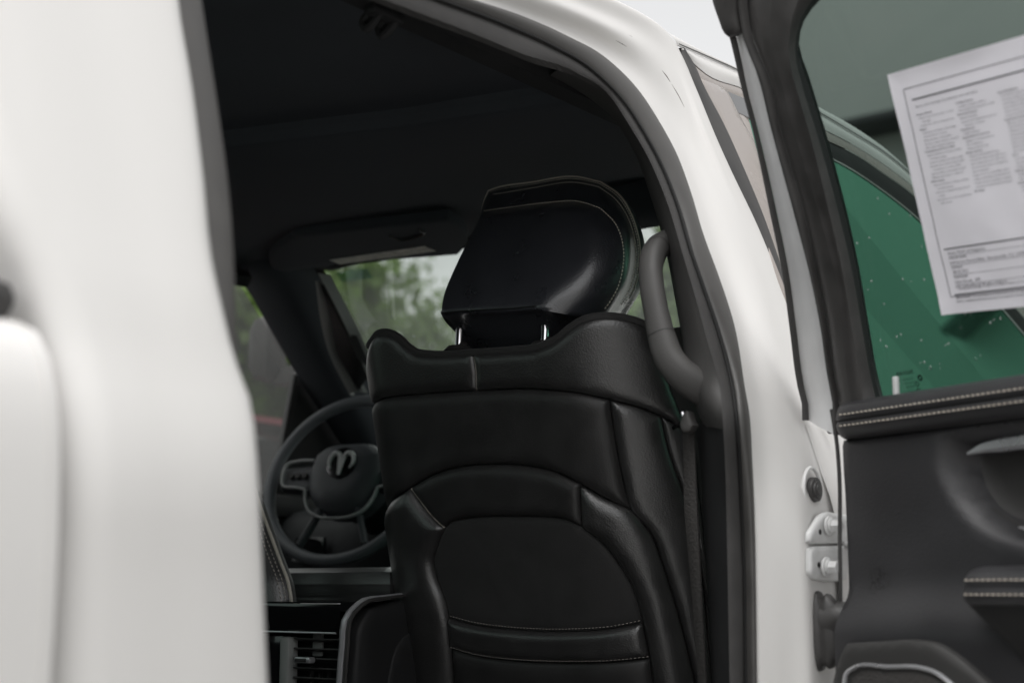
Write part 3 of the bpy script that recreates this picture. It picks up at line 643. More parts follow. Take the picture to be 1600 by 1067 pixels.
# padded upper roll with double stitching
RV = [(1.352, -.02), (1.3525, .0), (1.3500, .014), (1.3440, .0225), (1.3360, .027), (1.3290, .0285), (1.3262, .0255), (1.3248, .0255), (1.3225, .0288), (1.3160, .0275), (1.3090, .0215), (1.3050, .012), (1.3035, .0), (1.303, -.01)]
prof = spline(RV, 40); rws = []
for u, k in [(.006, .0), (.0075, .45), (.012, .72), (.020, .92), (.030, 1.0)] + [(u, 1) for u in np.linspace(.042, .86, 24)]:
    rws.append([DOOR.pt(u, 1.328 + (v - 1.328) * (.86 + .14 * k), max(h, 0) * k + min(h, 0)) for v, h in prof])
ro = MB(); ro.add(*loft(rws)); ro.build('upper_roll', 'door_vinyl', rdo, angle=70, label='padded stitched roll along the top of the door trim')
for vv, hh in ((1.3325, .0281), (1.3185, .0286)):
    Pq = [DOOR.pt(u, vv, hh) for u in np.linspace(.022, .86, 60)]; stitches('stitching', Pq, [DN + np.array([0, 0, .35])] * 60, 'thread_door', rdo, pitch=.0072, ln=.0052, wd=.0018, lift=.0006)
gp = MB(); Pq = [DOOR.pt(u, 1.3255, .0262) for u in np.linspace(.02, .86, 40)]; gp.add(*tube(Pq, .0011, 6)); gp.build('roll_seam', 'black_gap', rdo)
# main door trim with pull-cup hollow
DCUP = Surf(DOOR.O - DN * .018, DU, (0, 0, 1), DN, lambda a, b: 0 * a)
CUP = np.array([DCUP.inv(*p) for p in [(1509, 700), (1506, 722), (1517, 757), (1546, 797), (1576, 817), (1602, 827), (1680, 836), (1760, 800), (1780, 690), (1700, 672), (1600, 686), (1535, 694)]])
cbd = smooth_poly(CUP, .006, 60)
def door_h(u, v):
    h = .034 * ss(1.135, 1.065, v) + .006 * ss(1.20, 1.28, v); p = np.stack([u, v], 1); d = bdist(p, cbd); q = 1 - np.minimum(d / .020, 1)
    return h - np.where(inside(p, cbd), .024 + .03 * np.minimum(d / .02, 1), .018 * q * q * (3 - 2 * q))
panel('door_trim', [(.003, 1.305), (.86, 1.305), (.87, .62), (.003, .62)], DOOR, .004, .008, 'door_vinyl', rdo, px=False, g=.0095, hf=door_h, base=.0, skirt=.01, label='black grained door trim panel with a small scuff')
panel('pull_cup', [(1510, 703), (1508, 722), (1519, 757), (1547, 795), (1577, 815), (1602, 825), (1680, 834), (1758, 798), (1778, 692), (1700, 674), (1600, 688), (1536, 697)], DCUP, -.016, .03, 'pocket_plastic', rdo, base=-.003, skirt=.002, g=.008, label='black pull cup behind the inner door handle')
hd = MB(); Pp = spline([DOOR.px(*p, h=-.006) for p in [(1506, 708), (1530, 699), (1560, 694), (1600, 688), (1660, 680), (1740, 672)]], 30)
hd.add(*sweep(Pp, [(.0065, .0), (.0045, .004), (-.0035, .005), (-.007, .001), (-.0035, -.004), (.0045, -.004)], up=(0, 0, 1), scale=np.interp(np.linspace(0, 1, 30), [0, .1, .25, 1], [.25, .8, 1.15, 1.2]))); hd.build('door_handle', 'satin_silver', rdo, label='brushed silver inner door handle')
hd = MB(); Pp = spline([DOOR.px(*p, h=-.004) for p in [(1588, 823), (1605, 827), (1650, 832), (1700, 834)]], 16); hd.add(*sweep(Pp, circ(.0035, 8), scale=np.interp(np.linspace(0, 1, 16), [0, .2, 1], [.2, 1, 1]))); hd.build('handle_trim', 'satin_silver', rdo)
# armrest
AR = [(-.005, 1.140), (.03, 1.144), (.056, 1.143), (.070, 1.138), (.0785, 1.1295), (.0790, 1.1245), (.0780, 1.1225), (.0782, 1.1205), (.081, 1.117), (.0805, 1.110), (.076, 1.1045), (.066, 1.102), (.05, 1.101)]
AB = [(.074, 1.104), (.070, 1.094), (.062, 1.080), (.052, 1.062), (.044, 1.044), (.038, 1.026), (.034, 1.008)]
ap_ = spline(AR, 44); u0 = float(DOOR.inv(1489, 915, off=.08)[0])
def arm(pf, name, m, lab, lean):
    rws = []
    for du, k in [(0, .0), (.001, .4), (.004, .7), (.009, .9), (.018, 1)] + [(q, 1) for q in np.linspace(.035, .5, 12)] + [(.512, .85), (.52, .5), (.523, .0)]:
        vc = 1.123; rws.append([DOOR.pt(u0 + du + lean * (1.104 - v if v < 1.104 else 0), vc + (v - vc) * (.6 + .4 * k), h * (.25 + .75 * k)) for h, v in pf])
    b = MB(); V, F = loft(rws); F.append(tuple(range(len(pf)))); b.add(V, F); return b.build(name, m, rdo, angle=60, label=lab)
arm(ap_, 'armrest', 'door_vinyl', 'padded black armrest with double stitching on the open door', 0); arm(spline(AB, 20), 'armrest_base', 'black_gap', None, .75)
for vv, hh in ((1.1290, .0790), (1.1140, .0812)):
    Pq = [DOOR.pt(u, vv, hh) for u in np.linspace(u0 + .012, u0 + .5, 40)]; stitches('stitching', Pq, [DN + np.array([0, 0, .3])] * 40, 'thread_door', rdo, pitch=.0072, ln=.0052, wd=.0015, lift=.0006)
# lower pocket and speaker
D4 = Surf(DOOR.O + DN * .040, DU, (0, 0, 1), DN, lambda a, b: 0 * a)
panel('map_pocket', [(1324, 1012), (1328, 1004), (1380, 1001), (1440, 999), (1468, 1004), (1492, 1018), (1530, 1048), (1560, 1074), (1640, 1160), (1640, 1400), (1324, 1400)], D4, .010, .006, 'pocket_plastic', rdo, skirt=.04, g=.01, label='dark plastic map pocket at the bottom of the door')
Pp = spline([D4.px(*p, h=.011) for p in [(1331, 1200), (1330, 1072), (1333, 1052), (1346, 1042), (1400, 1041), (1448, 1042), (1474, 1050), (1500, 1070), (1540, 1120), (1550, 1200)]], 60)
sp = MB(); sp.add(*sweep(Pp, circ(.0032, 8, .0026), up=tuple(DN))); sp.build('speaker_ring', 'satin_silver', rdo, label='silver rim of the door speaker')
panel('speaker_grille', [(1338, 1200), (1338, 1075), (1341, 1058), (1352, 1050), (1400, 1049), (1445, 1050), (1468, 1058), (1492, 1078), (1530, 1125), (1540, 1200)], D4, .002, .004, 'webbing', rdo, base=.009, skirt=.01, g=.01)
# lock pin
lp = MB(); p0 = DOOR.px(1399, 624, h=-.002); p1 = p0 + np.array([0, 0, .028]); lp.add(*cyl(p0, p1, .0042, 16, bev=.001)); lp.add(*cyl(p0 + (p1 - p0) * .68, p0 + (p1 - p0) * .72, .0046, 16)); lp.build('lock_pin', 'steel_white', rdo, label='pale lock pin standing on the door top')
lg = MB(); lg.add(*cyl(p0 + np.array([0, 0, -.002]), p0 + np.array([0, 0, .002]), .011, 20, .008)); lg.build('pin_grommet', 'rubber', rdo)
sc1 = MB(); c = hpt(1284, 672, .012); sc1.add(*cyl(c, c + np.array([.004, -.002, 0]), .006, 14, .005)); sc1.build('screw', 'rubber', rdo)
# rain drops on the glass
def droplets(name, S, n, abfun, h, rr, parent, sgn=1, lab=None):
    b = MB()
    for _ in range(n):
        a, v = abfun(); r = random.uniform(*rr) * (1 if random.random() > .12 else 1.6); rws = []
        for f, hh in ((1, 0), (.85, .35), (.5, .6), (.05, .68)):
            rws.append([S.pt(a + r * f * math.cos(t), v + r * f * 1.15 * math.sin(t), h + sgn * r * hh) for t in np.linspace(0, 2 * math.pi, 9, endpoint=False)])
        V, F = loft(rws, cu=True); F.append(tuple(range(len(V) - 9, len(V)))); b.add(V, F)
    return b.build(name, 'water', parent, kind='stuff', label=lab)
gpoly = np.array(glp)
def rdrop():
    while True:
        q = np.array([[random.uniform(.08, .6), 1.345 + abs(random.gauss(0, .11))]])
        if inside(q, gpoly)[0]: return q[0]
droplets('rain_drops', DOOR, 95, rdrop, -.0112, (.0008, .0016), rdo, 1, 'rain drops on the dark rear door glass')

# ================================================================== front passenger seat
seat_sh = MB(); rws = []
for t in np.linspace(-.30, .545, 26):
    rws.append([SEAT.pt(s, t, -.006) for s in np.linspace(-.26, .31, 40)] + [SEAT.O + SEAT.U * s + SEAT.V * t + SEAT.N * (-.15 - .03 * math.cos(s * 11)) for s in np.linspace(.262, -.262, 30)])
V, F = loft(rws, cu=True); n = len(rws[0]); F.append(tuple(range(n))[::-1]); F.append(tuple(range(len(V) - n, len(V)))); seat_sh.add(V, F)
seat = seat_sh.build('front_passenger_seat', 'cloth', truck, label='black leather front passenger seat seen from behind', angle=60)
TOPE = [(586, 528), (592, 521), (604, 519), (618, 523), (636, 539), (652, 550), (672, 553), (741, 551), (800, 547), (846, 541), (871, 529), (890, 513), (911, 500), (945, 494), (975, 497), (1000, 504), (1018, 514)]
YB = [(571, 637), (593, 626), (670, 615), (747, 610), (846, 608), (912, 615), (953, 624), (1000, 637), (1033, 650), (1066, 672), (1081, 696)]
ARC = [(986, 796), (945, 777), (910, 756), (868, 736), (824, 727), (763, 725), (714, 730), (675, 743), (644, 761), (615, 788), (604, 806)]
IA = [(697, 824), (706, 815), (720, 811), (752, 807), (807, 806), (857, 807), (890, 812), (911, 822)]
def splitx(line, x): return line
yl, yr = TOPE, YB
# yoke in two pieces, split by the short centre seam
panel('yoke_panel', [(571, 637), (577, 575)] + TOPE[:7] + [(741, 551), (746, 575), (747, 610), (670, 615), (593, 626)], SEAT, .010, .016, 'leather', seat, g=.007, label='left half of the leather yoke across the seat top')
panel('yoke_panel', [(747, 610), (746, 575), (741, 551)] + TOPE[8:] + [(1034, 570), (1060, 640), (1081, 696), (1066, 672), (1033, 650), (1000, 637), (953, 624), (912, 615), (846, 608)], SEAT, .012, .016, 'leather', seat, g=.007, label='right half of the leather yoke wrapping round the seat shoulder')
panel('back_panel', [(571, 637), (593, 626), (670, 615), (747, 610), (846, 608), (912, 615), (953, 624), (957, 655), (964, 700), (974, 750), (986, 796)] + ARC[1:] + [(590, 771), (577, 727), (571, 670)], SEAT, .011, .018, 'leather_flat', seat, g=.008, label='plain black upper back panel of the seat')
panel('side_panel', [(953, 624), (1000, 637), (1033, 650), (1044, 700), (1066, 765), (1088, 832), (1097, 900), (1106, 1000), (1112, 1067), (1128, 1250), (1112, 1250), (1087, 1067), (1077, 1024), (1060, 958), (1038, 887), (1016, 832), (986, 796), (974, 750), (964, 700), (957, 655)], SEAT, .011, .016, 'leather', seat, g=.007, label='grained leather side panel of the seat back')
panel('side_panel', [(1033, 650), (1066, 672), (1081, 696), (1090, 760), (1100, 850), (1108, 950), (1097, 900), (1088, 832), (1066, 765), (1044, 700)], SEAT, .006, .008, 'leather', seat, g=.007)
panel('arch_panel', [(644, 761), (675, 743), (714, 730), (763, 725), (824, 727), (868, 736), (908, 755), (909, 785), (911, 822)] + IA[::-1][1:] + [(672, 797)], SEAT, .013, .018, 'leather_flat', seat, g=.007, label='curved centre piece of the arch on the seat back')
panel('arch_panel', [(644, 761), (672, 797), (697, 824), (686, 848), (679, 876), (684, 903), (695, 931), (703, 965), (708, 1011), (712, 1067), (722, 1250), (690, 1250), (655, 1067), (640, 1000), (625, 920), (612, 850), (604, 806), (615, 788)], SEAT, .020, .026, 'leather', seat, g=.006, label='raised left leg of the arch on the seat back')
panel('arch_panel', [(908, 755), (945, 777), (986, 796), (1016, 832), (1038, 887), (1060, 958), (1077, 1024), (1087, 1067), (1112, 1250), (1050, 1250), (1021, 1067), (1015, 1026), (1010, 998), (1004, 972), (992, 925), (972, 887), (945, 851), (911, 822), (909, 785)], SEAT, .017, .022, 'leather', seat, g=.007, label='raised right leg of the arch on the seat back')
panel('centre_panel', IA + [(945, 851), (972, 887), (992, 925), (1004, 972), (967, 980), (917, 985), (857, 986), (791, 982), (741, 975), (703, 965), (695, 931), (684, 903), (679, 876), (686, 848)], SEAT, .006, .014, 'cloth', seat, g=.008, base=-.001, label='rounded centre panel above the seat pocket')
PT = [(703, 965), (741, 975), (791, 982), (857, 986), (917, 985), (967, 980), (1004, 972)]
PB = [(708, 1011), (747, 1022), (807, 1030), (868, 1033), (934, 1033), (989, 1029), (1015, 1026)]
panel('pocket_band', PT + [(1010, 998)] + PB[::-1], SEAT, .012, .014, 'leather', seat, g=.006, base=.002, label='padded stitched band at the top of the seat pocket')
panel('pocket_panel', PB + [(1021, 1067), (1050, 1250), (722, 1250), (712, 1067)], SEAT, .009, .02, 'leather_flat', seat, g=.009, base=.001)
for L, dy in ((PT, 5), (PB, 4)):
    P, Nn = on_surf(SEAT, [(x, y - dy) for x, y in L][0:], 60, .0035 if dy == 5 else .0105); stitches('stitching', P, Nn, 'thread_grey', seat, pitch=.0062, ln=.0036, wd=.0009, lift=.0008)
# rolled lip over the yoke and the shoulders turned forward
P, Nn = on_surf(SEAT, [(578, 540)] + TOPE + [(1030, 540)], 110, .002)
lip = MB(); lip.add(*sweep(P, circ(.0052, 8, .0065), up=(0, -1, 0))); lip.build('top_piping', 'cloth', seat, label='dark fabric lip along the top edge of the seat')
sh = MB(); P2, _ = on_surf(SEAT, TOPE, 90, .002)
tops = [P2, [p + np.array([0, .012, .004]) for p in P2], [np.array([p[0] * .98 + .43 * .02, p[1] + .035, max(p[2] - .004, 1.468) * .65 + .35 * 1.475]) for p in P2], [np.array([p[0] * .96 + .43 * .04, p[1] + .09, 1.462 + (p[2] - 1.462) * .3]) for p in P2], [np.array([p[0] * .94 + .43 * .06, p[1] + .12, 1.42]) for p in P2]]
sh.add(*loft(tops)); sh.build('shoulder', 'cloth', seat, angle=60, label='dark fabric top of the seat between the headrest posts')
cu = MB(); cu.add(*rbox((.43, .50, .96), (.50, .56, .17), .05)); cu.build('seat_cushion', 'leather', seat)
bs = MB(); bs.add(*rbox((.43, .45, .82), (.42, .5, .12), .02)); bs.build('seat_base', 'dark_trim', seat)
# scratches on the leather
def scratch(S_, A, B, w, parent, m='thread_grey', h=.0125):
    P, Nn = on_surf(S_, [A, ((A[0] + B[0]) / 2 + 1.2, (A[1] + B[1]) / 2), B], 12, h); b = MB(); b.add(*sweep(P, circ(w, 5), up=(0, -1, 0), scale=np.sin(np.linspace(.1, 3.04, 12)))); return b.build('scratch', m, parent)
scr = MB(); P, Nn = on_surf(SEAT, [(741, 553), (744, 565), (746, 580), (746, 596), (747, 609)], 20, .0030); scr.add(*sweep(P, circ(.0011, 6), up=(0, -1, 0), scale=np.interp(np.linspace(0, 1, 20), [0, .2, .7, 1], [.3, 1, .7, .2]))); scr.build('centre_seam', 'piping', seat)
P, Nn = on_surf(SEAT, [(645, 762), (660, 782), (678, 806), (697, 823)], 20, .004); e_ = MB(); e_.add(*sweep(P, circ(.0009, 6), up=(0, -1, 0))); e_.build('arch_seam', 'piping', seat)

# ---- headrest
def W(px, py, y): return ony(px, py, y)
def seg4(top, right, bottom, left, n=(22, 26, 22, 18)):
    out = []
    for s_g, k in zip((top, right, bottom, left), n): out += list(spline(s_g, k + 1)[:-1])
    return out
BL1, BL1b = np.array([.283, .205, 1.545]), np.array([.275, .205, 1.68])
R1 = seg4([W(764, 299, .205), W(775, 295, .205), W(830, 286, .205), W(900, 277, .205), W(938, 285, .205)],
          [W(938, 285, .205), W(968, 306, .205), W(990, 345, .205), W(1000, 390, .205), W(993, 445, .205), W(968, 492, .205)],
          [W(968, 492, .205), W(940, 520, .205), np.array([.50, .205, 1.515]), np.array([.38, .205, 1.515]), BL1],
          [BL1, BL1b, W(758, 312, .205), W(764, 299, .205)])
def inset(Rg, k, dy):
    c = np.mean(Rg, axis=0); return [c + (p - c) * np.array([k, 1, k]) + np.array([0, dy, 0]) for p in Rg]
Rf = inset(R1, .96, .028); Rff = inset(R1, .80, .045)
R2 = seg4([W(768, 304, .188), W(830, 294, .188), W(900, 285, .188), W(936, 292, .188)],
          [W(936, 292, .188), W(963, 312, .188), W(985, 348, .188), W(994, 390, .188), W(987, 445, .188), W(962, 492, .188)],
          [W(962, 492, .188), W(930, 523, .188), np.array([.50, .188, 1.507]), np.array([.38, .188, 1.507]), BL1 + np.array([.004, -.017, -.006])],
          [BL1 + np.array([.004, -.017, -.006]), BL1b + np.array([.004, -.017, 0]), W(762, 316, .188), W(768, 304, .188)])
R3 = seg4([W(755, 331, .145), W(800, 325, .145), W(850, 319, .145), W(908, 317, .14), W(938, 327, .137)],
          [W(938, 327, .137), W(962, 352, .135), W(974, 396, .13), W(966, 446, .125), W(936, 496, .12)],
          [W(936, 496, .12), W(895, 512, .115), np.array([.50, .125, 1.497]), np.array([.40, .13, 1.495]), np.array([.305, .145, 1.51])],
          [np.array([.305, .145, 1.51]), np.array([.295, .145, 1.63]), W(750, 345, .145), W(755, 331, .145)])
R35 = seg4([W(752, 336, .128), W(800, 330, .126), W(850, 325, .122), W(895, 325, .118), W(912, 332, .114)],
           [W(912, 332, .114), W(928, 365, .100), W(926, 410, .085), W(908, 455, .072), W(884, 491, .062)],
           [W(884, 491, .062), W(858, 487, .056), W(800, 492, .056), W(740, 496, .058), W(700, 500, .062)],
           [W(700, 500, .062), W(708, 450, .088), W(730, 390, .108), W(752, 336, .128)])
R4 = seg4([W(750, 342, .114), W(800, 337, .111), W(850, 333, .108), W(876, 333, .105), W(886, 340, .102)],
          [W(886, 340, .102), W(884, 375, .085), W(874, 415, .066), W(858, 450, .048), W(838, 478, .036)],
          [W(838, 478, .036), W(800, 482, .034), W(760, 484, .034), W(715, 487, .034), W(690, 489, .036)],
          [W(690, 489, .036), W(692, 470, .046), W(715, 410, .08), W(750, 342, .114)])
c4 = np.mean(R4, axis=0)
R5 = [c4 + (p - c4) * .86 + np.array([0, -.003, 0]) for p in R4]; R6 = [c4 + (p - c4) * .4 + np.array([0, -.006, 0]) for p in R4]; R7 = [c4 + (p - c4) * .02 + np.array([0, -.006, 0]) for p in R4]
ctl = [Rff, Rf, R1, R2, R3, R35, R4, R5, R6, R7]; nn_ = len(R1); grid = []
cols = [spline([r[j] for r in ctl], 70) for j in range(nn_)]
grid = [[cols[j][i] for j in range(nn_)] for i in range(70)]
V, F = loft(grid, cu=True); F.append(tuple(range(nn_))[::-1]); F.append(tuple(range(len(V) - nn_, len(V))))
hr = MB(); hr.add(V, F); hro = hr.build('headrest', 'headrest_leather', seat, angle=80, label='black leather headrest with pale double stitching')
def ringline(Rg, Rprev, i0, i1): 
    Pp = np.array(Rg[i0:i1]); cc = np.mean(Rg, axis=0) + np.array([0, .10, 0]); Nn = [(p - cc) / np.linalg.norm(p - cc) for p in Pp]; return Pp, Nn
def lerp(A, B, t): return [a + (b - a) * t for a, b in zip(A, B)]
for Rg, pit, wd_ in ((R3, .0058, .0019), (lerp(R1, R2, .5), .0048, .0014), (lerp(R1, R2, 1.2), .0048, .0014)):
    P, Nn = ringline(Rg, R1, 0, 47); stitches('stitching', P, Nn, 'thread', seat, pitch=pit, ln=pit * .7, wd=wd_, lift=.0012)
pp = MB(); P = np.array(list(R1[-3:]) + list(R1[:46])); pp.add(*sweep(P, circ(.0026, 7), up=(0, -1, 0), scale=np.interp(np.linspace(0, 1, len(P)), [0, .05, .7, 1], [.3, 1, .8, .4]))); pp.build('headrest_piping', 'piping', seat, label='pale piping along the rim of the headrest')
b_ = MB(); P = np.array(R4[48:71]); b_.add(*tube(P + np.array([0, -.0005, 0]), .0012, 6)); b_.build('headrest_seam', 'black_gap', seat)
for px_, py0, py1 in ((717, 545, 500), (851, 538, 492)):
    p0 = ony(px_, py0, .085); p1 = p0 + np.array([0, .004, .06]); b_ = MB(); b_.add(*cyl(p0, p1, .0068, 18)); b_.build('headrest_post', 'chrome', seat, label='chrome headrest post')
    b_ = MB(); b_.add(*cyl(p0 + np.array([0, 0, -.006]), p0 + np.array([0, 0, .004]), .026, 24, .020, bev=.002)); b_.add(*cyl(p0 + np.array([.012, -.004, .002]), p0 + np.array([.016, -.006, .007]), .008, 12, .006)); b_.build('post_guide', 'gloss_black' if False else 'rubber', seat)
    b_ = MB(); q = p1 + np.array([0, 0, -.028])
    for sg in (-1, 1):
        b_.add(*tube(spline([q + np.array([sg * .012, .004, .0]), q + np.array([sg * .013, -.02, .014]), q + np.array([sg * .004, -.042, .024])], 10), .003, 6))
    b_.build('post_fold', 'cloth', seat)

# ---- seat belt
sb = MB(); BLn = [(1082, 676), (1083, 720), (1085, 800), (1092, 880), (1100, 980), (1106, 1067), (1116, 1250)]; BRn = [(1099, 676), (1101, 720), (1104, 800), (1108, 880), (1113, 980), (1118, 1067), (1126, 1250)]
a = spline([IN.px(*p, off=-.105) for p in BLn], 40); b = spline([IN.px(*p, off=-.085) for p in BRn], 40)
a = [p + np.array([0, -.025, 0]) for p in a]; b = [p + np.array([0, -.025, 0]) for p in b]
rws = [[p + (q - p) * t + np.array([0, -.0015 * math.sin(math.pi * t), 0]) for p, q in zip(a, b)] for t in np.linspace(0, 1, 5)]; rws += [[p + np.array([0, .003, 0]) for p in rws[-1]], [p + np.array([0, .003, 0]) for p in rws[0]]]
sb.add(*loft(rws, cv=True)); sbo = sb.build('seat_belt', 'webbing', truck, label='dark grey seat belt webbing hanging beside the pillar')
b_ = MB(); c = IN.px(1091, 690, off=-.10) + np.array([0, -.028, 0]); b_.add(*rbox(c, (.02, .006, .03), .0015)); b_.build('belt_loop', 'dark_trim', sbo)
b_ = MB(); Pp = spline([IN.px(*p, off=-.10) + np.array([0, -.035, 0]) for p in [(1088, 648), (1090, 655), (1087, 664), (1078, 670), (1074, 672)]], 24); b_.add(*sweep(Pp, circ(.0028, 8), up=(0, -1, 0))); b_.add(*rbox(IN.px(1094, 662, off=-.10) + np.array([0, -.03, 0]), (.014, .006, .008), .002)); b_.build('belt_hook', 'chrome', sbo, label='small bright metal belt hook')
panel('belt_guide', [(1064, 668), (1066, 652), (1072, 641), (1077, 643), (1080, 655), (1084, 664), (1078, 674), (1068, 676)], Surf(IN.px(1072, 660, off=-.10) + np.array([0, -.03, 0]), (1, 0, 0), (0, 0, 1), (0, -1, 0), lambda a, b: 0 * a), .004, .004, 'trim_plastic', sbo, g=.004, skirt=.012)

# ---- driver's seat: the same seat mirrored across the cabin, further back
def copy_tree(o, parent, M):
    c = o.copy(); COL.objects.link(c); c.parent = parent
    c.matrix_local = M if parent is truck else Matrix.Identity(4)
    for ch in o.children: copy_tree(ch, c, M)
    return c
Md = Matrix.Translation((-.905, -.135, -.02))
dseat = copy_tree(seat, truck, Md); dseat.name = 'driver_seat'; dseat['label'] = 'black leather driver seat mostly hidden behind the white rear pillar'
bo = MB(); Pp = spline([ony(*p, .02) for p in [(396, 760), (410, 800), (424, 838), (438, 876), (450, 908), (456, 940)]], 30)
Pb = [p + np.array([-.10, -.03, -.01]) for p in Pp]; rws = [[p + (q - p) * t + np.array([.01, -.02, .0]) * math.sin(math.pi * min(t * 1.2, 1)) for p, q in zip(Pp, Pb)] for t in np.linspace(0, 1, 8)]
bo.add(*loft([[p + np.array([.0, .012, 0]) for p in Pp]] + rws)); bo.build('bolster', 'leather', dseat).matrix_local = Md.inverted()
for k in (.06, .14): stitches('stitching', np.array([p + (q - p) * k + np.array([.008, -.014, 0]) * (k + .6) for p, q in zip(Pp, Pb)]), [np.array([.3, -.9, .2])] * 30, 'thread_grey', dseat, pitch=.008, ln=.0055, wd=.0018, lift=.001).matrix_local = Md.inverted()
P_ = MB(); P_.add(*tube(Pp, .003, 6)); P_.build('bolster_piping', 'piping', dseat).matrix_local = Md.inverted()

# ================================================================== steering wheel
WC = np.array([-.43, .60, 1.362]); tl = R(22); wy_ = R(14); WA = np.array([math.sin(wy_) * math.cos(tl), -math.cos(wy_) * math.cos(tl), math.sin(tl)]); WX = np.array([math.cos(wy_), math.sin(wy_), 0]); WY = np.cross(WA, WX) * -1
WY = np.cross(WA, WX); WY = WY if WY[2] > 0 else -WY
def wp(x, y, h=0): return WC + WX * x + WY * y + WA * h
rw_ = .196
rim = MB(); Pp = [wp(rw_ * math.cos(t), rw_ * math.sin(t)) for t in np.linspace(0, 2 * math.pi, 72, endpoint=False)]
rim.add(*sweep(Pp, circ(.0125, 12, .014), closed=True, up=tuple(WA))); sw = rim.build('steering_wheel', 'wheel_leather', truck, label='black leather steering wheel behind the seat, out of focus')
WS = Surf(WC, WX, WY, WA, lambda a, b: 0 * a)
panel('airbag_cover', [(-.085, .055), (-.06, .075), (0, .082), (.06, .075), (.085, .055), (.092, 0), (.075, -.05), (.045, -.078), (0, -.085), (-.045, -.078), (-.075, -.05), (-.092, 0)], WS, .028, .05, 'airbag_vinyl', sw, px=False, base=.004, skirt=.05, g=.012, label='padded airbag cover in the middle of the steering wheel')
for sg in (-1, 1):
    panel('spoke', [(sg * .08, .035), (sg * .165, .03), (sg * .168, -.02), (sg * .08, -.03)], WS, .006, .01, 'airbag_vinyl', sw, px=False, base=-.002, skirt=.02, g=.012)
    tr = MB(); Pp = spline([wp(sg * a, b, .012) for a, b in [(.088, .042), (.13, .042), (.158, .034), (.163, .01), (.155, -.018), (.12, -.024), (.092, -.03)]], 30); tr.add(*sweep(Pp, circ(.0048, 8, .003), up=tuple(WA))); tr.build('spoke_trim', 'bright_trim', sw, label='silver outline of a steering wheel spoke')
    for k in range(3):
        bt_ = MB(); c = wp(sg * (.105 + .018 * k), .006, .008); bt_.add(*cyl(c - WA * .004, c + WA * .005, .0075, 12, bev=.001)); bt_.build('button', 'rubber', sw)
    lw = MB(); Pp = spline([wp(sg * .048, -.075, .0), wp(sg * .062, -.11, -.002), wp(sg * .082, -.158, -.002)], 12); lw.add(*sweep(Pp, circ(.012, 8, .007), up=tuple(WA))); lw.build('spoke', 'airbag_vinyl', sw)
    lt = MB(); Pp = [p + WA * .008 for p in Pp]; lt.add(*sweep(Pp, circ(.0035, 6, .002), up=tuple(WA))); lt.build('spoke_trim', 'bright_trim', sw)
ut = MB(); Pp = spline([wp(a, b, .012) for a, b in [(-.092, -.03), (-.088, -.05), (-.07, -.082), (-.04, -.098), (0, -.102), (.04, -.098), (.07, -.082), (.088, -.05), (.092, -.03)]], 40); ut.add(*sweep(Pp, circ(.0055, 8, .003), up=tuple(WA))); ut.build('lower_trim', 'bright_trim', sw, label='silver curved trim under the airbag cover')
# emblem: shield disc with a horned head
WE = Surf(WC + WA * .0335, WX, WY, WA, lambda a, b: 0 * a)
cx, cy_ = 0.0, .022
disc = MB(); disc.add(*cyl(wp(0, cy_, .028), wp(0, cy_, .0335), .040, 32, .038)); disc.build('emblem_disc', 'gloss_black', sw)
em = MB()
def flat(poly): 
    V = [wp(a, b + cy_, .035) for a, b in poly] + [wp(a, b + cy_, .0385) for a, b in poly]; k = len(poly)
    return V, [tuple(range(k, 2 * k))] + [(i, (i + 1) % k, k + (i + 1) % k, k + i) for i in range(k)]
em.add(*flat([(-.010, .014), (-.004, .011), (.004, .011), (.010, .014), (.008, .002), (.0055, -.014), (.0035, -.030), (-.0035, -.030), (-.0055, -.014), (-.008, .002)]))
for sg in (-1, 1):
    Pp = spline([wp(sg * a, b + cy_, .0365) for a, b in [(.004, .012), (.011, .022), (.021, .022), (.029, .012), (.030, -.004), (.024, -.014)]], 30)
    em.add(*sweep(Pp, circ(.0046, 8), up=tuple(WA), scale=np.interp(np.linspace(0, 1, 30), [0, .3, .8, 1], [.9, 1.25, .9, .4])))
em.build('emblem', 'bright_trim', sw, label='chrome horned ram head emblem on the steering wheel')
col_ = MB(); col_.add(*cyl(WC - WA * .02, WC - WA * .22, .045, 20, .06)); col_.build('steering_column', 'dash_vinyl', sw)
for sg in (-1, 1):
    st_ = MB(); st_.add(*cyl(wp(sg * .04, 0, -.05), wp(sg * .155, .02, -.055), .006, 10, .008)); st_.build('stalk', 'rubber', sw)

# ================================================================== dashboard, windshield, A-pillars, visor
da = MB(); rws = []
for x in np.linspace(-.88, .88, 31):
    bx_ = .05 * (1 - (x / .9) ** 2); hood = .05 * math.exp(-((x + .41) / .17) ** 4)
    rws.append([np.array([x, y, z]) for y, z in spline([(.86, .62), (.84, .95), (.80 - hood * .3, 1.10), (.79 - hood, 1.20 + hood * .3), (.83 - hood * 1.4, 1.30 + hood), (.92 - hood * .5, 1.325 + hood * .8), (1.1, 1.315 + bx_ * .2), (1.35, 1.29), (1.6 + bx_, 1.25)], 36)])
da.add(*loft(rws)); dash = da.build('dashboard', 'dash_vinyl', truck, angle=50, label='dark dashboard beyond the steering wheel')
pn = MB(); pn.add(*rbox((-.41, .74, 1.33), (.26, .012, .12), .004)); pn.build('instrument_panel', 'gloss_black', dash)
for x in (-.72, -.16, .12):
    b_ = MB(); b_.add(*rbox((x, .775, 1.22), (.10, .014, .05), .006)); b_.build('air_vent', 'gloss_black', dash)
    b_ = MB(); b_.add(*tube([np.array([x - .05, .765, 1.19]), np.array([x, .763, 1.186]), np.array([x + .05, .765, 1.19])], .003, 6)); b_.build('vent_trim', 'satin_silver', dash)
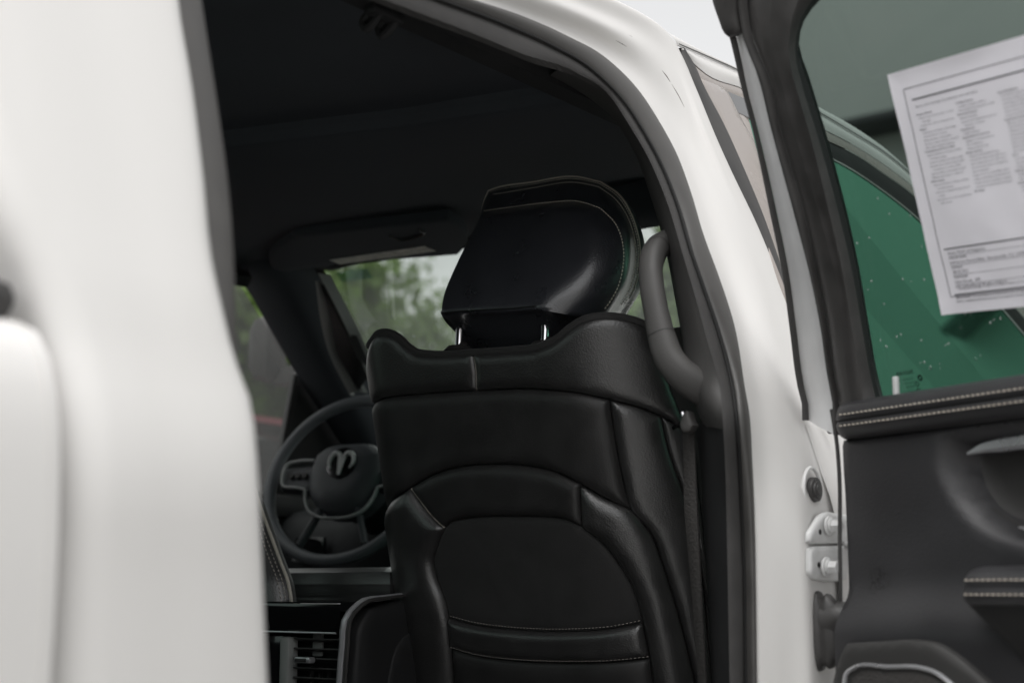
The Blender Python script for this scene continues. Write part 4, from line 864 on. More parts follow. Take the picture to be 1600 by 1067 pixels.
# windshield
def wsh(f, t):   # f across -1..1, t down 0..1
    top = np.array([.60 * f, .655 + .10 * (1 - f * f), 1.880 + .012 * (1 - f * f)]); bot = np.array([.84 * f, 1.40 + .30 * (1 - f * f), 1.315])
    p = top + (bot - top) * t; p[2] += .02 * math.sin(math.pi * t); return p
wv = MB(); wv.add(*loft([[wsh(f, t) for f in np.linspace(-1, 1, 25)] for t in np.linspace(-.06, 1.02, 16)])); wso = wv.build('windshield', 'glass_shield', truck, label='front windshield with trees and sky behind it')
b_ = MB(); b_.add(*loft([[wsh(f, t) + np.array([0, -.002, -.001]) for f in np.linspace(-1.02, 1.02, 25)] for t in (-.10, .012)]))
for e in (-1, 1): b_.add(*loft([[wsh(e * f, t) + np.array([0, -.003, -.001]) for t in np.linspace(-.02, 1, 16)] for f in (.975, 1.08)]))
b_.build('glass_border', 'black_gap', wso, label='black printed border of the windshield')
db = MB()
for _ in range(70):
    f = random.uniform(-.98, .3); t = random.uniform(.02, .75)
    if random.random() < .45: k = random.random(); f = -.42 + .16 * k + random.gauss(0, .006); t = .16 + .34 * k
    r = random.uniform(.0016, .003); c = wsh(f, t); db.add(*cyl(c + np.array([0, .001, .001]), c + np.array([0, .0035, .004]), r, 8, r * .4))
db.build('rain_drops', 'water', wso, kind='stuff', label='rain drops on the windshield')
stk = MB(); stk.add(*loft([[wsh(f, t) + np.array([0, -.004, -.002]) for f in (-.93, -.80)] for t in (.03, .065)])); stk.build('glass_sticker', 'glass_sticker', wso)
# A-pillars (inside trim) both sides, from door window edge to windshield edge
WINE = [(.36, 1.905), (.549, 1.845), (.68, 1.75), (.803, 1.656), (.98, 1.53), (1.16, 1.40), (1.26, 1.33)]
for sg in (-1, 1):
    rws = []
    for k, (y, z) in enumerate(WINE):
        t = k / (len(WINE) - 1); po = np.array([-float(XI(z)) + .012, y, z]); pi_ = wsh(-1.0, max(t * 1.05 - .12, -.06)) + np.array([.004, -.012, -.006]); mid = (po + pi_) / 2 + np.array([.045, -.05, -.012]); out_ = (po + pi_) / 2 + np.array([-.03, .03, .01])
        pl = [po, po * .7 + mid * .3 + np.array([.012, -.014, 0]), mid, mid * .4 + pi_ * .6 + np.array([.008, -.014, 0]), pi_]
        rws.append([p * np.array([1 if sg < 0 else -1, 1, 1]) for p in pl])
    b_ = MB(); b_.add(*loft(dense(rws, 16, 30))); b_.build('windshield_pillar', 'headliner', cab, angle=60, label='dark windshield pillar trim on the %s side' % ('driver' if sg < 0 else 'passenger'))
# lit reflections beside the far pillar, put in as light and dark strips
def pillar_strip(A, B, m, name, lab=None, dz=-.10):
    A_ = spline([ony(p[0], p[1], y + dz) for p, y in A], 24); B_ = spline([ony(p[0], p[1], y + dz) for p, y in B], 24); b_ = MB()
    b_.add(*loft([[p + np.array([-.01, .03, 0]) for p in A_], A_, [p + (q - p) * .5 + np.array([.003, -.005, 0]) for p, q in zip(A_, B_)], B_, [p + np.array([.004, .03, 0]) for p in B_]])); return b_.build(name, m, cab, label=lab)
pillar_strip([((493, 440), .68), ((501, 500), .76), ((516, 556), .86), ((546, 616), .96)], [((499, 440), .68), ((516, 500), .76), ((527, 552), .86), ((560, 612), .96)], 'strip_vent_grey', 'pillar_reflection', 'grey strip standing for light reflected beside the windshield edge')
pillar_strip([((500, 446), .67), ((517, 500), .75), ((528, 552), .85), ((561, 610), .95)], [((503, 444), .67), ((537, 512), .75), ((557, 556), .85), ((574, 592), .95)], 'dark_trim', 'pillar_reflection')
pillar_strip([((497, 428), .66), ((538, 508), .75), ((558, 552), .85), ((576, 592), .95)], [((500, 427), .66), ((541, 507), .75), ((561, 551), .85), ((579, 590), .95)], 'strip_vent_grey', 'pillar_lit_edge')
# driver side: door panel, window frame, glass, mirror
dd = MB(); dd.add(*rbox((-.925, .40, 1.0), (.08, 1.55, .70), .02)); dd.add(*rbox((-.905, .40, 1.325), (.09, 1.55, .06), .02))
dd.add(*sweep(spline([np.array([-float(XI(z)) - .004, y, z]) for y, z in [(.815, 1.66), (.835, 1.5), (.862, 1.34)]], 14), circ(.014, 6, .012)))
ddo = dd.build('driver_door', 'dark_trim', truck, label='black driver door trim and window edge on the far side')
sheet('sail_panel', [(.862, 1.30), (1.27, 1.30), (1.16, 1.41), (.98, 1.54), (.810, 1.665)], LIN, -.006, 'dark_trim', ddo)
sheet('window_glass', [(-.12, 1.335), (.875, 1.335), (.815, 1.652), (.68, 1.75), (.549, 1.845), (-.12, 1.86)], LIN, -.004, 'glass_driver', ddo, label='driver side window glass with blurred green outside')
dm = MB(); mc = onx(418, 545, -1.16); dm.add(*rbox(mc, (.10, .10, .19), .045)); dm.add(*rbox(mc + np.array([.08, .03, -.08]), (.14, .05, .05), .01)); dm.build('door_mirror', 'rubber', ddo, label='black door mirror outside the driver window')
lr = MB(); lr.add(*rbox((-.925, -.76, 1.0), (.08, .70, .70), .02))
for y, wd in ((-.16, .13), (-1.04, .12)): lr.add(*sweep(spline([np.array([-float(XI(z)) - .01, y, z]) for z in (1.30, 1.5, 1.7, 1.87)], 10), circ(wd / 2, 8, .03), up=(0, 1, 0)))
lro = lr.build('left_rear_door', 'dark_trim', truck)
sheet('window_glass', [(-.98, 1.335), (-.2, 1.335), (-.2, 1.86), (-.9, 1.86)], LIN, -.004, 'glass_privacy', lro)
bw = MB(); bw.add([(-.63, -1.098, 1.35), (.63, -1.098, 1.35), (.63, -1.098, 1.81), (-.63, -1.098, 1.81)], [(0, 1, 2, 3)]); bw.build('back_window', 'glass_privacy', truck)
fl = MB(); fl.add(*rbox((0, -.1, .72), (1.86, 2.0, .05), .01)); fl.add(*rbox((0, -1.075, 1.0), (1.7, .02, .7), .005)); fl.build('cabin_floor', 'carpet', truck)
# sun visor
vs = MB(); vp = [(-.62, 1.905), (-.60, 1.872), (-.52, 1.866), (-.16, 1.846), (-.125, 1.855), (-.12, 1.905)]
VZ = Surf((0, .60, 1.858), (1, 0, 0), (0, .999, -.03), (0, -.03, -.999), lambda a, b: 0 * a)
C4 = [ony(*p, .62) for p in [(500, 412), (718, 393)]]
vb = [VZ.inv(*p) for p in [(430, 425), (478, 416), (505, 412), (716, 394), (722, 388), (716, 345), (700, 336), (460, 362), (420, 400)]]
viso = panel('sun_visor', vb, VZ, .006, .012, 'headliner', truck, px=False, base=.002, skirt=.014, g=.02, label='black sun visor above the windshield')
sheet('visor_label', [VZ.inv(*p) for p in [(514, 400), (663, 378), (682, 386), (532, 407)]], VZ, .0095, 'label_print', viso, label='pale printed warning label on the sun visor', step=.01)
b_ = MB(); Pp = spline([VZ.px(*p, h=.010) for p in [(610, 362), (625, 368), (650, 364), (662, 356), (655, 352)]], 20); b_.add(*tube(Pp, .0035, 6)); b_.build('visor_clip', 'rubber', viso)
# inner mirror and far visor hidden behind the headrest
im = MB(); im.add(*rbox((.0, .80, 1.79), (.24, .03, .07), .014)); im.add(*cyl((0, .81, 1.81), (0, .84, 1.88), .01, 10)); im.build('rear_view_mirror', 'gloss_black', truck)
vs2 = MB(); vs2.add(*rbox((.38, .62, 1.862), (.44, .15, .018), .008, rot=np.array([[1, 0, 0], [0, .95, .3], [0, -.3, .95]]))); vs2.build('sun_visor', 'headliner', truck)

# ================================================================== centre console
YC = 0.0
cz = lambda px, py: ony(px, py, YC)
co = MB(); co.add(*rbox((-.005, .34, .91), (.335, .64, .34), .02)); coo = co.build('centre_console', 'dark_trim', truck, label='black centre console with rear air vents and silver trim')
PC = Surf((0, YC, 0), (1, 0, 0), (0, 0, 1), (0, -1, 0), lambda a, b: 0 * a)
rx = float(PC.inv(545, 1000)[0])
# silver surround: up the right edge of the rear face, bending forward along the top edge of the side
def sil(off, r, m, name, lab=None):
    P_ = spline([np.array([rx + off - .014, YC - .012, .72]), np.array([rx + off - .006, YC - .013, .95]), np.array([rx + off, YC - .013, 1.03]), np.array([rx + off + .004, YC - .010, 1.075]), np.array([rx + off + .012, YC + .012, 1.098]), np.array([rx + off + .016, YC + .06, 1.106]), np.array([rx + off + .018, YC + .2, 1.112]), np.array([rx + off + .018, YC + .4, 1.116])], 50)
    b = MB(); b.add(*sweep(P_, circ(r, 8), up=(0, -1, 0), scale=np.interp(np.linspace(0, 1, 50), [0, .45, .6, 1], [1, 1, .6, .4]))); b.build(name, m, coo, label=lab)
sil(0, .0065, 'console_silver', 'console_trim', 'satin silver strip along the console edge'); sil(.010, .004, 'rubber', 'trim_gap')
sdp = Surf((rx + .016, 0, 0), (0, 1, 0), (0, 0, 1), (1, 0, 0), lambda a, b: 0 * a)
panel('side_cover', [(YC + .0, .72), (YC + .0, 1.02), (YC + .006, 1.06), (YC + .03, 1.088), (YC + .08, 1.098), (.40, 1.108), (.62, 1.10), (.62, .72)], sdp, .008, .02, 'dark_trim', coo, px=False, base=-.004, skirt=.03, g=.016, label='dark plastic side cover of the console')
panel('side_inset', [(YC + .075, .72), (YC + .075, .99), (YC + .085, 1.02), (YC + .11, 1.045), (.16, 1.055), (.5, 1.06), (.5, .72)], sdp, .003, .006, 'dark_trim', coo, px=False, base=.004, skirt=.006, g=.02)
# gloss top band and face
gf = MB(); gf.add(*loft([[np.array([x, YC - d, z]) for x in np.linspace(-.19, rx - .004 - e, 20)] for z, d, e in [(1.050, .004, .008), (1.051, .010, .008), (1.054, .0135, .008), (1.066, .0155, .005), (1.080, .0165, .001), (1.090, .0165, 0), (1.0965, .0150, .002), (1.0985, .011, .004)]])); gf.build('gloss_face', 'gloss_black', coo, label='piano black band above the console air vents')
gt = MB(); rws = []
for y in [YC - .0115, YC - .006] + list(np.linspace(YC, .16, 8)): rws.append([np.array([x, y, 1.0995 + .0125 * (1 - ((x + .005) / .2) ** 4) * ss(-.02, .1, y)]) for x in np.linspace(-.195, rx + .010, 22)])
gt.add(*loft(rws)); gt.build('gloss_top', 'gloss_black', coo, label='glossy black top of the console')
cl_ = MB(); P_ = spline([np.array([x, YC - .016, 1.0505]) for x in np.linspace(-.18, rx - .014, 8)], 20); cl_.add(*sweep(P_, circ(.0016, 6), up=(0, -1, 0))); cl_.build('chrome_line', 'satin_silver', coo)
panel('vent_face', [(-.19, .72), (rx - .012, .72), (rx - .012, 1.046), (-.19, 1.05)], PC, .001, .004, 'black_gap', coo, px=False, base=-.02, skirt=.003, g=.03)
xm0, xm1 = float(PC.inv(449, 1000)[0]), float(PC.inv(463, 1000)[0])
b_ = MB(); b_.add(*rbox(((xm0 + xm1) / 2 - .002, YC - .004, .88), (xm1 - xm0, .024, .325), .004)); b_.build('vent_divider', 'strip_vent_grey', coo, label='grey upright between the console vents')
for k in range(9):
    z = 1.038 - .0155 * k
    b_ = MB(); b_.add(*rbox(((xm1 + rx - .012) / 2, YC + .002, z), (rx - .014 - xm1, .018, .0026), .0008, rot=np.array([[1, 0, 0], [0, .97, .25], [0, -.25, .97]]))); b_.build('vent_slat', 'rubber', coo)
b_ = MB(); b_.add(*rbox(((xm0 - .19) / 2, YC - .002, .88), (xm0 + .185, .012, .33), .003)); b_.build('vent_blank', 'gloss_black', coo)
for k in range(3):
    x = xm1 + .022 + .02 * k; b_ = MB(); b_.add(*rbox((x, YC + .022, .93), (.003, .02, .13), .001)); b_.build('vent_fin', 'rubber', coo)
kb = PC.px(487, 1030); b_ = MB(); b_.add(*rbox(kb + np.array([0, -.016, 0]), (.036, .016, .010), .003)); b_.build('vent_slider', 'satin_silver', coo, label='small silver slider on the console vent')
b_ = MB(); b_.add(*rbox(kb + np.array([-.001, -.0235, 0]), (.026, .003, .0055), .001)); b_.build('slider_grip', 'rubber', coo)
b_ = MB(); b_.add(*rbox(kb + np.array([.002, .012, .03]), (.022, .006, .05), .002)); b_.build('vent_flap', 'strip_vent_grey', coo)
ld = MB(); ld.add(*rbox((-.005, .31, 1.128), (.33, .40, .058), .028)); ld.build('armrest_lid', 'leather', coo, label='padded black armrest lid on the console')

# ================================================================== front body and road wheels
hb = MB(); rws = []
for f in np.linspace(-1, 1, 21):
    e = 1 - abs(f) ** 6
    rws.append([np.array([f * hw, y, z - .05 * (1 - e)]) for y, z, hw in [(1.45, 1.22, .93), (1.75, 1.245, .93), (2.2, 1.235, .93), (2.6, 1.20, .92), (2.78, 1.14, .90), (2.84, 1.0, .90), (2.86, .75, .90), (2.82, .5, .88)]])
hb.add(*loft(dense(rws, 30, 21)))
for sg in (1, -1):
    hb.add(*loft([[np.array([sg * x, y, z]) for y in np.linspace(1.12, 2.8, 10)] for x, z in [(.90, 1.24), (.96, 1.21), (.995, 1.15), (1.0, 1.0), (.99, .8), (.96, .55)]]))
hb.build('hood', 'white_paint', truck, angle=50)
def roadwheel(c, parent, r=.41, wd=.26):
    b = MB(); P_ = [np.array(c) + np.array([0, (r - .065) * math.cos(t), (r - .065) * math.sin(t)]) for t in np.linspace(0, 2 * math.pi, 40, endpoint=False)]
    b.add(*sweep(P_, [(.065, -wd * .42), (.065, wd * .42), (.03, wd * .5), (-.06, wd * .46), (-.065, wd * .3), (-.065, -wd * .3), (-.06, -wd * .46), (.03, -wd * .5)], closed=True, up=(0, 1, .001)))
    o = b.build('wheel', 'tyre', parent, angle=50); rim_ = MB(); sg = 1 if c[0] > parent.location[0] else -1
    rim_.add(*cyl(np.array(c) - np.array([wd * .3, 0, 0]), np.array(c) + np.array([wd * .3, 0, 0]), .08, 20))
    for k in range(6):
        t = k * math.pi / 3; d = np.array([0, math.cos(t), math.sin(t)]); rim_.add(*cyl(np.array(c) + d * .05 + np.array([sg * wd * .3, 0, 0]), np.array(c) + d * (r - .12) + np.array([sg * wd * .36, 0, 0]), .03, 8, .04))
    rim_.build('rim', 'satin_silver', o); return o
for x in (-.86, .86):
    for y in (2.0, -1.95): roadwheel((x, y, .41), truck)

# ================================================================== paper sheet taped inside the rear door glass
PA, PB_, PCc = [DOOR.px(*p, off=-.0095) for p in ((1388, 117), (1473, 492), (1600, 57))]
ey = PA - PB_; Hh = np.linalg.norm(ey); ey = ey / Hh; ex = PCc - PA; ex = ex - ey * (ex @ ey); ex /= np.linalg.norm(ex); en = np.cross(ex, ey)
if en @ DN < 0: en = -en
Wd = Hh * 8.5 / 11
def pw(x, y):
    return PA + ex * x - ey * y + en * (.0012 * noise.noise(Vector((x * 14, y * 14, 3.1))) + .0006 * noise.noise(Vector((x * 45, y * 40, 7.7))) + .0045 * max(0, 1 - min(x, y, Wd - x) / .02) ** 2 * (.4 + .6 * noise.noise(Vector((x * 9, y * 9, 1.3)))))
pb = MB(); rws = [[pw(x, y) for x in np.linspace(0, Wd, 50)] for y in np.linspace(0, Hh, 64)]
pb.add(*loft(rws)); nv_ = len(pb.V); pb.add(*loft([[p - en * .0003 for p in r] for r in rws]))
paper = pb.build('paper_notice', 'paper', angle=80); tag(paper, 'white printed paper notice fixed inside the dark rear door window', 'paper')
ink = MB()
def put(body, x, y, size, bold=False, maxw=None):
    V, F = text_mesh(body, size, bold)
    if not V: return
    wdt = max(v[0] for v in V); k = min(1, maxw / wdt) if maxw else 1
    ink.add([pw(x + v[0] * k, y - v[1]) + en * .0007 for v in V], F)
def rule(x0, y0, x1, y1, t):
    n = 24; d = np.array([x1 - x0, y1 - y0]); L = np.linalg.norm(d); nx = np.array([-d[1], d[0]]) / L * t / 2
    ink.add(*loft([[pw(x0 + d[0] * f + s_ * nx[0], y0 + d[1] * f + s_ * nx[1]) + en * .0006 for f in np.linspace(0, 1, n)] for s_ in (-1, 1)]))
mx_, my_ = .017, .021; x1 = Wd - mx_; y1 = Hh - .020
for a in ((mx_, my_, x1, my_), (mx_, y1, x1, y1), (mx_, my_, mx_, y1), (x1, my_, x1, y1)): rule(*a, .0008)
rule(mx_ + .009, my_ + .014, x1 - .009, my_ + .014, .0016)
put('Below is a list of some major defects that may occur in used vehicles.', mx_ + .012, my_ + .024, .0045, maxw=.085)
colA = [('Frame & Body', 1), ('Frame-cracks, corrective welds, or rusted', 0), ('    through', 0), ('Dogtracks - bent or twisted frame', 0), ('Engine', 1), ('Oil leakage, excluding normal seepage', 0), ('Cracked block or head', 0), ('Belts missing or inoperable', 0), ('Knocks or misses related to camshaft', 0), ('Abnormal exhaust discharge', 0), ('Transmission & Drive Shaft', 1), ('Improper fluid level or leakage, excluding', 0), ('    normal seepage', 0), ('Cracked or damaged case which is visible', 0), ('Abnormal noise or vibration caused by faulty', 0), ('    transmission or drive shaft', 0), ('Improper shifting or functioning in any gear', 0), ('Manual clutch slips or chatters', 0), ('Differential', 1), ('Improper fluid level or leakage, excluding', 0), ('    normal seepage', 0), ('Cracked or damaged housing which is', 0), ('    visible', 0), ('Abnormal noise or vibration caused by faulty', 0), ('    differential', 0)]
colB = [('Cooling System', 1), ('Leakage including radiator', 0), ('Improperly functioning water pump', 0), ('Electrical System', 1), ('Battery leakage', 0), ('Improperly functioning alternator, generator,', 0), ('    battery, or starter', 0), ('Fuel System', 1), ('Visible leakage', 0), ('Inoperable Accessories', 1), ('Gauges or warning devices', 0), ('Air conditioner', 0), ('Heater & Defroster', 0), ('Brake System', 1), ('Failure warning light broken', 0), ('Pedal not firm under pressure (DOT spec.)', 0), ('Not enough pedal reserve (DOT spec.)', 0), ('Does not stop vehicle in straight line', 0), ('Hoses damaged', 0), ('Drum or rotor too thin (Mfgr. Specs)', 0), ('Lining or pad thickness less than 1/32 inch', 0), ('Power unit not operating or leaking', 0), ('Structural or mechanical parts damaged', 0), ('Air Bags', 1)]
colC = [('Steering System', 1), ('Too much free play at steering wheel', 0), ('Free play in linkage more than 1/4 inch', 0), ('Steering gear binds or jams', 0), ('Front wheels aligned improperly', 0), ('Power unit belts cracked or slipping', 0), ('Power unit fluid level improper', 0), ('Suspension System', 1), ('Ball joint seals damaged', 0), ('Structural parts bent or damaged', 0), ('Stabilizer bar disconnected', 0), ('Spring broken', 0), ('Shock absorber mounting loose', 0), ('Rubber bushings damaged or missing', 0), ('Radius rod damaged or missing', 0), ('Shock absorber leaking', 0), ('Tires', 1), ('Tread depth less than 2/32 inch', 0), ('Sizes mismatched', 0), ('Visible damage', 0), ('Wheels', 1), ('Visible cracks, damage or repairs', 0), ('Mounting bolts loose or missing', 0), ('Exhaust System', 1), ('Leakage', 0), ('Catalytic converter', 0)]
for k, (cl, xx) in enumerate(((colA, .010), (colB, .065), (colC, .122))):
    for i, (s_, bd_) in enumerate(cl): put(s_, mx_ + xx + (0 if bd_ else .003), my_ + .033 + i * .0043 - (.0 if k == 0 else .002), .0031 if not bd_ else .0034, bool(bd_), maxw=.047)
yb_ = Hh * .735
rule(mx_ + .006, yb_, x1 - .006, yb_, .0014)
for i, (s_, sm) in enumerate([('Auto Park of Augusta', 'DEALER NAME'), ('Jefferson Davis Hwy, Graniteville, SC, 29829-4032', 'ADDRESS'), ('(803) 593', 'TELEPHONE'), ('Sales Desk, GM', 'FOR COMPLAINTS AFTER SALE, CONTACT:')]):
    y = yb_ + .0068 + i * .0113; put(s_, mx_ + .010, y, .0052, maxw=.13); rule(mx_ + .010, y + .0016, x1 - .010, y + .0016, .0004); put(sm, mx_ + .010, y + .0052, .0034, True)
put('EMAIL', mx_ + .110, yb_ + .0068 + 2 * .0113 + .0052, .0034, True)
put('I hereby acknowledge receipt of the Buyers Guide at the closing of this sale.', mx_ + .012, yb_ + .0485, .0042, maxw=.12)
rule(mx_ + .006, yb_ + .0535, x1 - .006, yb_ + .0535, .0012)
put('IMPORTANT: The information on this form is part of any contract to buy this vehicle. Removing this label', mx_ + .007, yb_ + .0585, .0036, True, maxw=x1 - mx_ - .014)
put('before consumer purchase (except for purpose of test-driving) violates federal law (16 C.F.R. 455).', mx_ + .007, yb_ + .0628, .0036, True, maxw=x1 - mx_ - .014)
ink.build('printed_text', 'ink', paper, smooth=False, label='small dark printed text and rules')
# etched glass marking, reads mirrored from inside
ink = MB(); g0 = DOOR.px(1428, 584, off=-.011)
def etch(body, x, y, size, bold=False):
    V, F = text_mesh(body, size, bold); ink.add([g0 - DU * (x + v[0]) + np.array([0, 0, 1.]) * (y + v[1]) + DN * float(.36 * (y + v[1])) + DN * .0005 for v in V], F)
etch('MOPAR', 0, 0, .0075, True); etch('M-2H5 AS2', .003, -.006, .0035); etch('43R-000952', .003, -.0105, .0035); etch('TEMPERED', .003, -.015, .003); etch('DOT 000951', .002, -.0205, .0035)
for cc_ in ((-.0075, -.0055), (.0, -.012), (.0, -.020)):
    cen = g0 - DU * cc_[0] + np.array([0, 0, 1.]) * cc_[1] + DN * (.36 * cc_[1]); Pp = [cen + DU * .0026 * math.cos(t) + np.array([0, 0, 1.]) * .0026 * math.sin(t) + DN * .36 * .0026 * math.sin(t) for t in np.linspace(0, 2 * math.pi, 20, endpoint=False)]
    ink.add(*tube(Pp, .0006 if cc_[0] == 0 else .0011, 4, closed=True, up=tuple(DN)))
ink.build('glass_marking', 'glass_ink', rdo, smooth=False, label='small dark etched marking in the lower corner of the glass')

# scuff on the door trim: a mark of its own in the vinyl
m = MATS['door_vinyl']; n_ = m.node_tree; b_ = n_.nodes['Principled BSDF']; src = b_.inputs['Base Color'].links[0].from_socket
tc = n_.nodes.new('ShaderNodeTexCoord'); vd = n_.nodes.new('ShaderNodeVectorMath'); vd.operation = 'DISTANCE'; vd.inputs[1].default_value = tuple(DOOR.px(1378, 908, h=.004))
mr = n_.nodes.new('ShaderNodeMapRange'); mr.inputs[1].default_value = .004; mr.inputs[2].default_value = .022; mr.inputs[3].default_value = 1; mr.inputs[4].default_value = 0
tn = n_.nodes.new('ShaderNodeTexNoise'); tn.inputs['Scale'].default_value = 300; tn.inputs['Detail'].default_value = 4; mr2 = n_.nodes.new('ShaderNodeMapRange'); mr2.inputs[1].default_value = .48; mr2.inputs[2].default_value = .58
ml = n_.nodes.new('ShaderNodeMath'); ml.operation = 'MULTIPLY'; mx = n_.nodes.new('ShaderNodeMix'); mx.data_type = 'RGBA'; mx.inputs[7].default_value = (.004, .004, .004, 1)
L = n_.links.new; L(tc.outputs['Object'], vd.inputs[0]); L(vd.outputs['Value'], mr.inputs[0]); L(tc.outputs['Object'], tn.inputs['Vector']); L(tn.outputs[0], mr2.inputs[0]); L(mr.outputs[0], ml.inputs[0]); L(mr2.outputs[0], ml.inputs[1]); L(ml.outputs[0], mx.inputs[0]); L(src, mx.inputs[6]); L(mx.outputs[2], b_.inputs['Base Color'])

# ================================================================== background: trees, parked vehicle, building
def az(px): return YAW - math.atan((px - 800) / FPX)
def ground_at(px, d): a = az(px); return CAM[0] - d * math.sin(a), CAM[1] + d * math.cos(a)
def tree_mesh(seed, H, rx_, leafm):
    rnd = random.Random(seed); tr = MB(); cr = MB()
    P_ = spline([np.array([0, 0, 0]), np.array([rnd.uniform(-.1, .1), rnd.uniform(-.1, .1), H * .25]), np.array([rnd.uniform(-.2, .2), rnd.uniform(-.2, .2), H * .55]), np.array([rnd.uniform(-.3, .3), 0, H * .85])], 14)
    tr.add(*sweep(P_, circ(1, 8), scale=np.linspace(.05 * H / 2 + .06, .03, 14)))
    cl = []
    for k in range(11):
        t = rnd.uniform(.3, .95); a = rnd.uniform(0, 6.28); q = P_[int(t * 13)]; L_ = rx_ * rnd.uniform(.45, .95) * (1.15 - .5 * abs(t - .55)); e = q + np.array([math.cos(a) * L_, math.sin(a) * L_, H * rnd.uniform(.02, .14)])
        tr.add(*sweep(spline([q, (q + e) / 2 + np.array([0, 0, .1]), e], 6), circ(1, 5), scale=np.linspace(.05, .015, 6))); cl.append((e, rx_ * rnd.uniform(.35, .6)))
    for k in range(9): cl.append((np.array([rnd.gauss(0, rx_ * .3), rnd.gauss(0, rx_ * .3), H * rnd.uniform(.45, .95)]), rx_ * rnd.uniform(.3, .55)))
    for c, r in cl:
        for _ in range(430):
            v = np.array([rnd.gauss(0, 1), rnd.gauss(0, 1), rnd.gauss(0, .8)]); v /= np.linalg.norm(v) + 1e-9; p = c + v * r * (rnd.uniform(.25, 1.1) if rnd.random() < .8 else rnd.uniform(1.0, 1.3))
            s_ = rnd.uniform(.11, .23); u = np.array([rnd.gauss(0, 1), rnd.gauss(0, 1), rnd.gauss(0, .6)]); u /= np.linalg.norm(u); w_ = np.cross(u, v + np.array([.01, 0, .3])); w_ /= np.linalg.norm(w_) + 1e-9
            cr.add([p - u * s_, p + w_ * s_ * .55, p + u * s_, p - w_ * s_ * .55], [(0, 1, 2, 3)])
    return tr, cr
protos = []
for k in range(3):
    tr, cr = tree_mesh(20 + k, 8.0, 2.6, k); o1 = mk('trunk', tr.V, tr.F, 'bark'); o2 = mk('crown', cr.V, cr.F, 'leaf%d' % k, smooth=False); protos.append((o1, o2))
TREES = [(506, 27, .80, 0, 'tall broadleaf tree showing at the left edge of the windshield'), (560, 36, .66, 2, 'small hazy tree low behind the windshield drops'), (624, 31, .93, 1, 'round topped green tree in the middle of the windshield'), (682, 38, .84, 0, 'green tree close beside the headrest in the windshield view'), (728, 33, .84, 2, 'green tree half hidden behind the headrest'),
         (592, 42, .80, 0, 'low distant tree in the gap left of the round topped tree'), (652, 44, .88, 2, 'low distant tree just right of the round topped tree'), (532, 34, .66, 1, 'low tree between the two leftmost windshield trees'),
         (980, 27, .95, 1, 'light green tree glimpsed between headrest and grab handle'), (1050, 26, .95, 0, 'light green tree glimpsed behind the grab handle'), (430, 30, .9, 2, 'dark tree seen through the driver window'), (385, 28, .95, 1, 'tree at the rear edge of the driver window'), (465, 34, .85, 0, 'tree behind the driver side pillar')]
used = set()
for px_, d, s_, k, lab in TREES:
    x, y = ground_at(px_, d); t = empty('broadleaf_tree', (x, y, .05), random.uniform(0, 6.28), lab, 'tree', 'trees ahead of the truck'); t.scale = (s_ * (.56 if 470 < px_ < 760 else 1), s_ * (.56 if 470 < px_ < 760 else 1), s_)
    for o in protos[k]:
        c = o if (k, o.name) in used or False else o.copy()
        COL.objects.link(c) if c.name not in COL.objects else None; c.parent = t; c.name = o.name.split('.')[0]
for a_, b_ in protos: bpy.data.objects.remove(a_); bpy.data.objects.remove(b_)

# red car parked on the far side
cx_, cy0 = -3.35, 2.6; rcar = empty('parked_car', (cx_, cy0, 0), 0, 'red parked car with dark windows beyond the driver window', 'car'); rcar.scale = (1.07, 1.07, 1.07)
b_ = MB(); rws = []
for y, zb, zt, hw in [(-2.35, .5, .95, .80), (-2.25, .35, 1.05, .88), (-1.5, .3, 1.08, .93), (0, .3, 1.08, .95), (1.3, .3, 1.02, .94), (2.0, .32, .95, .90), (2.3, .45, .8, .78)]:
    rws.append([np.array([sx * hw, y, z]) for sx, z in ((-.92, zb), (-1, (zb + zt) * .5), (-.97, zt - .04), (-.88, zt), (0, zt + .03), (.88, zt), (.97, zt - .04), (1, (zb + zt) * .5), (.92, zb))])
b_.add(*loft(dense(rws, 28, 40)))
rws = []
for y, z, hw in [(-2.1, 1.50, .66), (-1.9, 1.65, .66), (-1.2, 1.74, .68), (-.4, 1.76, .68), (.3, 1.72, .66), (.75, 1.60, .64)]: rws.append([np.array([f * hw, y, z - .05 * abs(f) ** 3]) for f in np.linspace(-1, 1, 9)])
top_ = dense(rws, 18, 20); b_.add(*loft(top_)); b_.add(*loft([[p - np.array([0, 0, .025]) for p in r] for r in top_]))
for sg in (-1, 1): b_.add(*loft([[np.array([sg * abs(r[0][0]), r[0][1], r[0][2] - dz]) for r in top_] for dz in (0, .025)]))
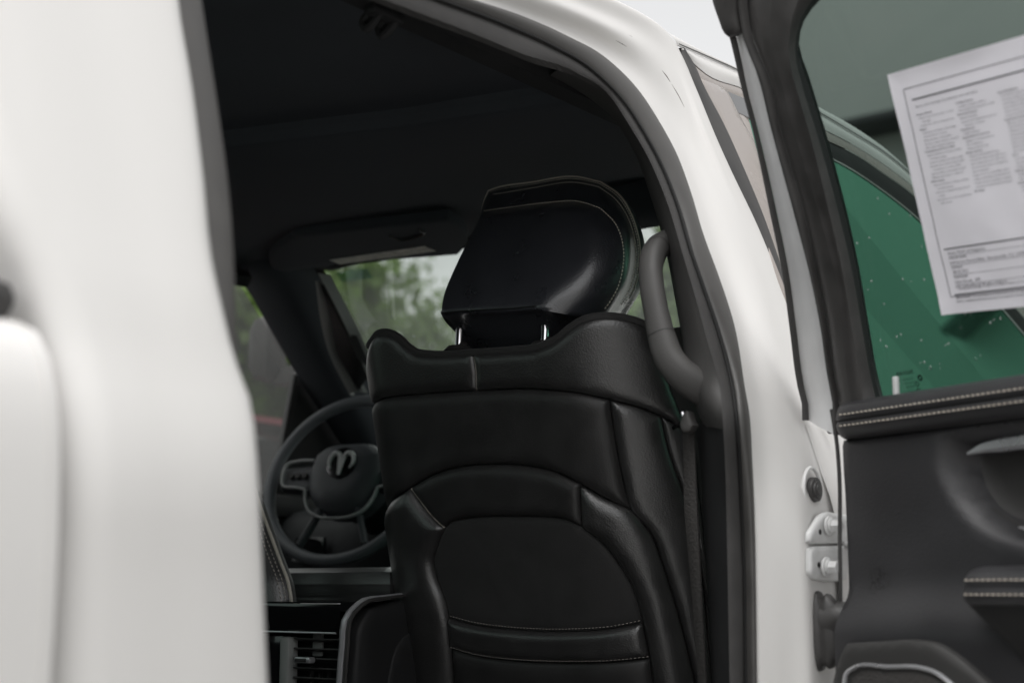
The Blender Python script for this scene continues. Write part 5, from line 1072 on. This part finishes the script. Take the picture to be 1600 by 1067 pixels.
for y, y2 in ((-2.1, -2.25), (-.55, -.5), (.75, 1.35)):
    for sg in (-1, 1): b_.add(*cyl((sg * .66, y, 1.60), (sg * .88, y2, 1.06), .035, 8))
for o in [b_.build('body', 'red_paint', rcar, angle=50)]: pass
for sg in (-1, 1):
    for y0, y1_, t0, t1 in ((-2.15, -.6, -1.98, -.6), (-.48, 1.2, -.5, .65)):
        g_ = MB(); g_.add([(sg * .87, y0, 1.07), (sg * .87, y1_, 1.07), (sg * .675, t1, 1.62), (sg * .675, t0, 1.62)], [(0, 1, 2, 3)]); g_.build('window', 'glass_dark', rcar)
g_ = MB(); g_.add([(-.8, 1.32, 1.05), (.8, 1.32, 1.05), (.62, .74, 1.60), (-.62, .74, 1.60)], [(0, 1, 2, 3)]); g_.build('windscreen', 'glass_dark', rcar)
g_ = MB(); g_.add([(-.8, -2.26, 1.05), (.8, -2.26, 1.05), (.62, -2.1, 1.50), (-.62, -2.1, 1.50)], [(0, 1, 2, 3)]); g_.build('rear_window', 'glass_dark', rcar)
inn = MB(); inn.add(*rbox((0, -.6, 1.25), (1.2, 2.2, .5), .1)); inn.build('seats', 'cloth', rcar)
for sg in (-1, 1):
    for y in (-1.5, 1.45):
        w_ = roadwheel((sg * .82, y, .36), rcar, .36, .22)
    h_ = MB(); h_.add(*rbox((sg * .62, 2.24, .78), (.26, .08, .12), .03)); h_.build('headlight', 'satin_silver', rcar)
    h_ = MB(); h_.add(*rbox((sg * .72, -2.30, .90), (.16, .06, .2), .02)); h_.build('tail_light', 'red_paint', rcar)

# pale building beyond the front of the truck, seen only through the dark rear door glass
bl = empty('building', (0, 17, 0), 0, 'pale grey building wall seen through the dark rear door glass', 'building')
b_ = MB(); x0 = -7.7; b_.add(*rbox((x0 + 9.5, 21, 6.0), (19, 8, 12.0), .05)); b_.V = [(v[0], v[1] - 17, v[2]) for v in b_.V]; wl = b_.build('wall', 'wall_panel', bl)
zb_ = ony(1375, 207, 17)[2]; xb0 = ony(1342, 207, 17)[0]
b_ = MB(); b_.add(*rbox((xb0 + 5, -.35, zb_), (10, .7, .13), .03)); b_.build('canopy_edge', 'wall_dark', bl)
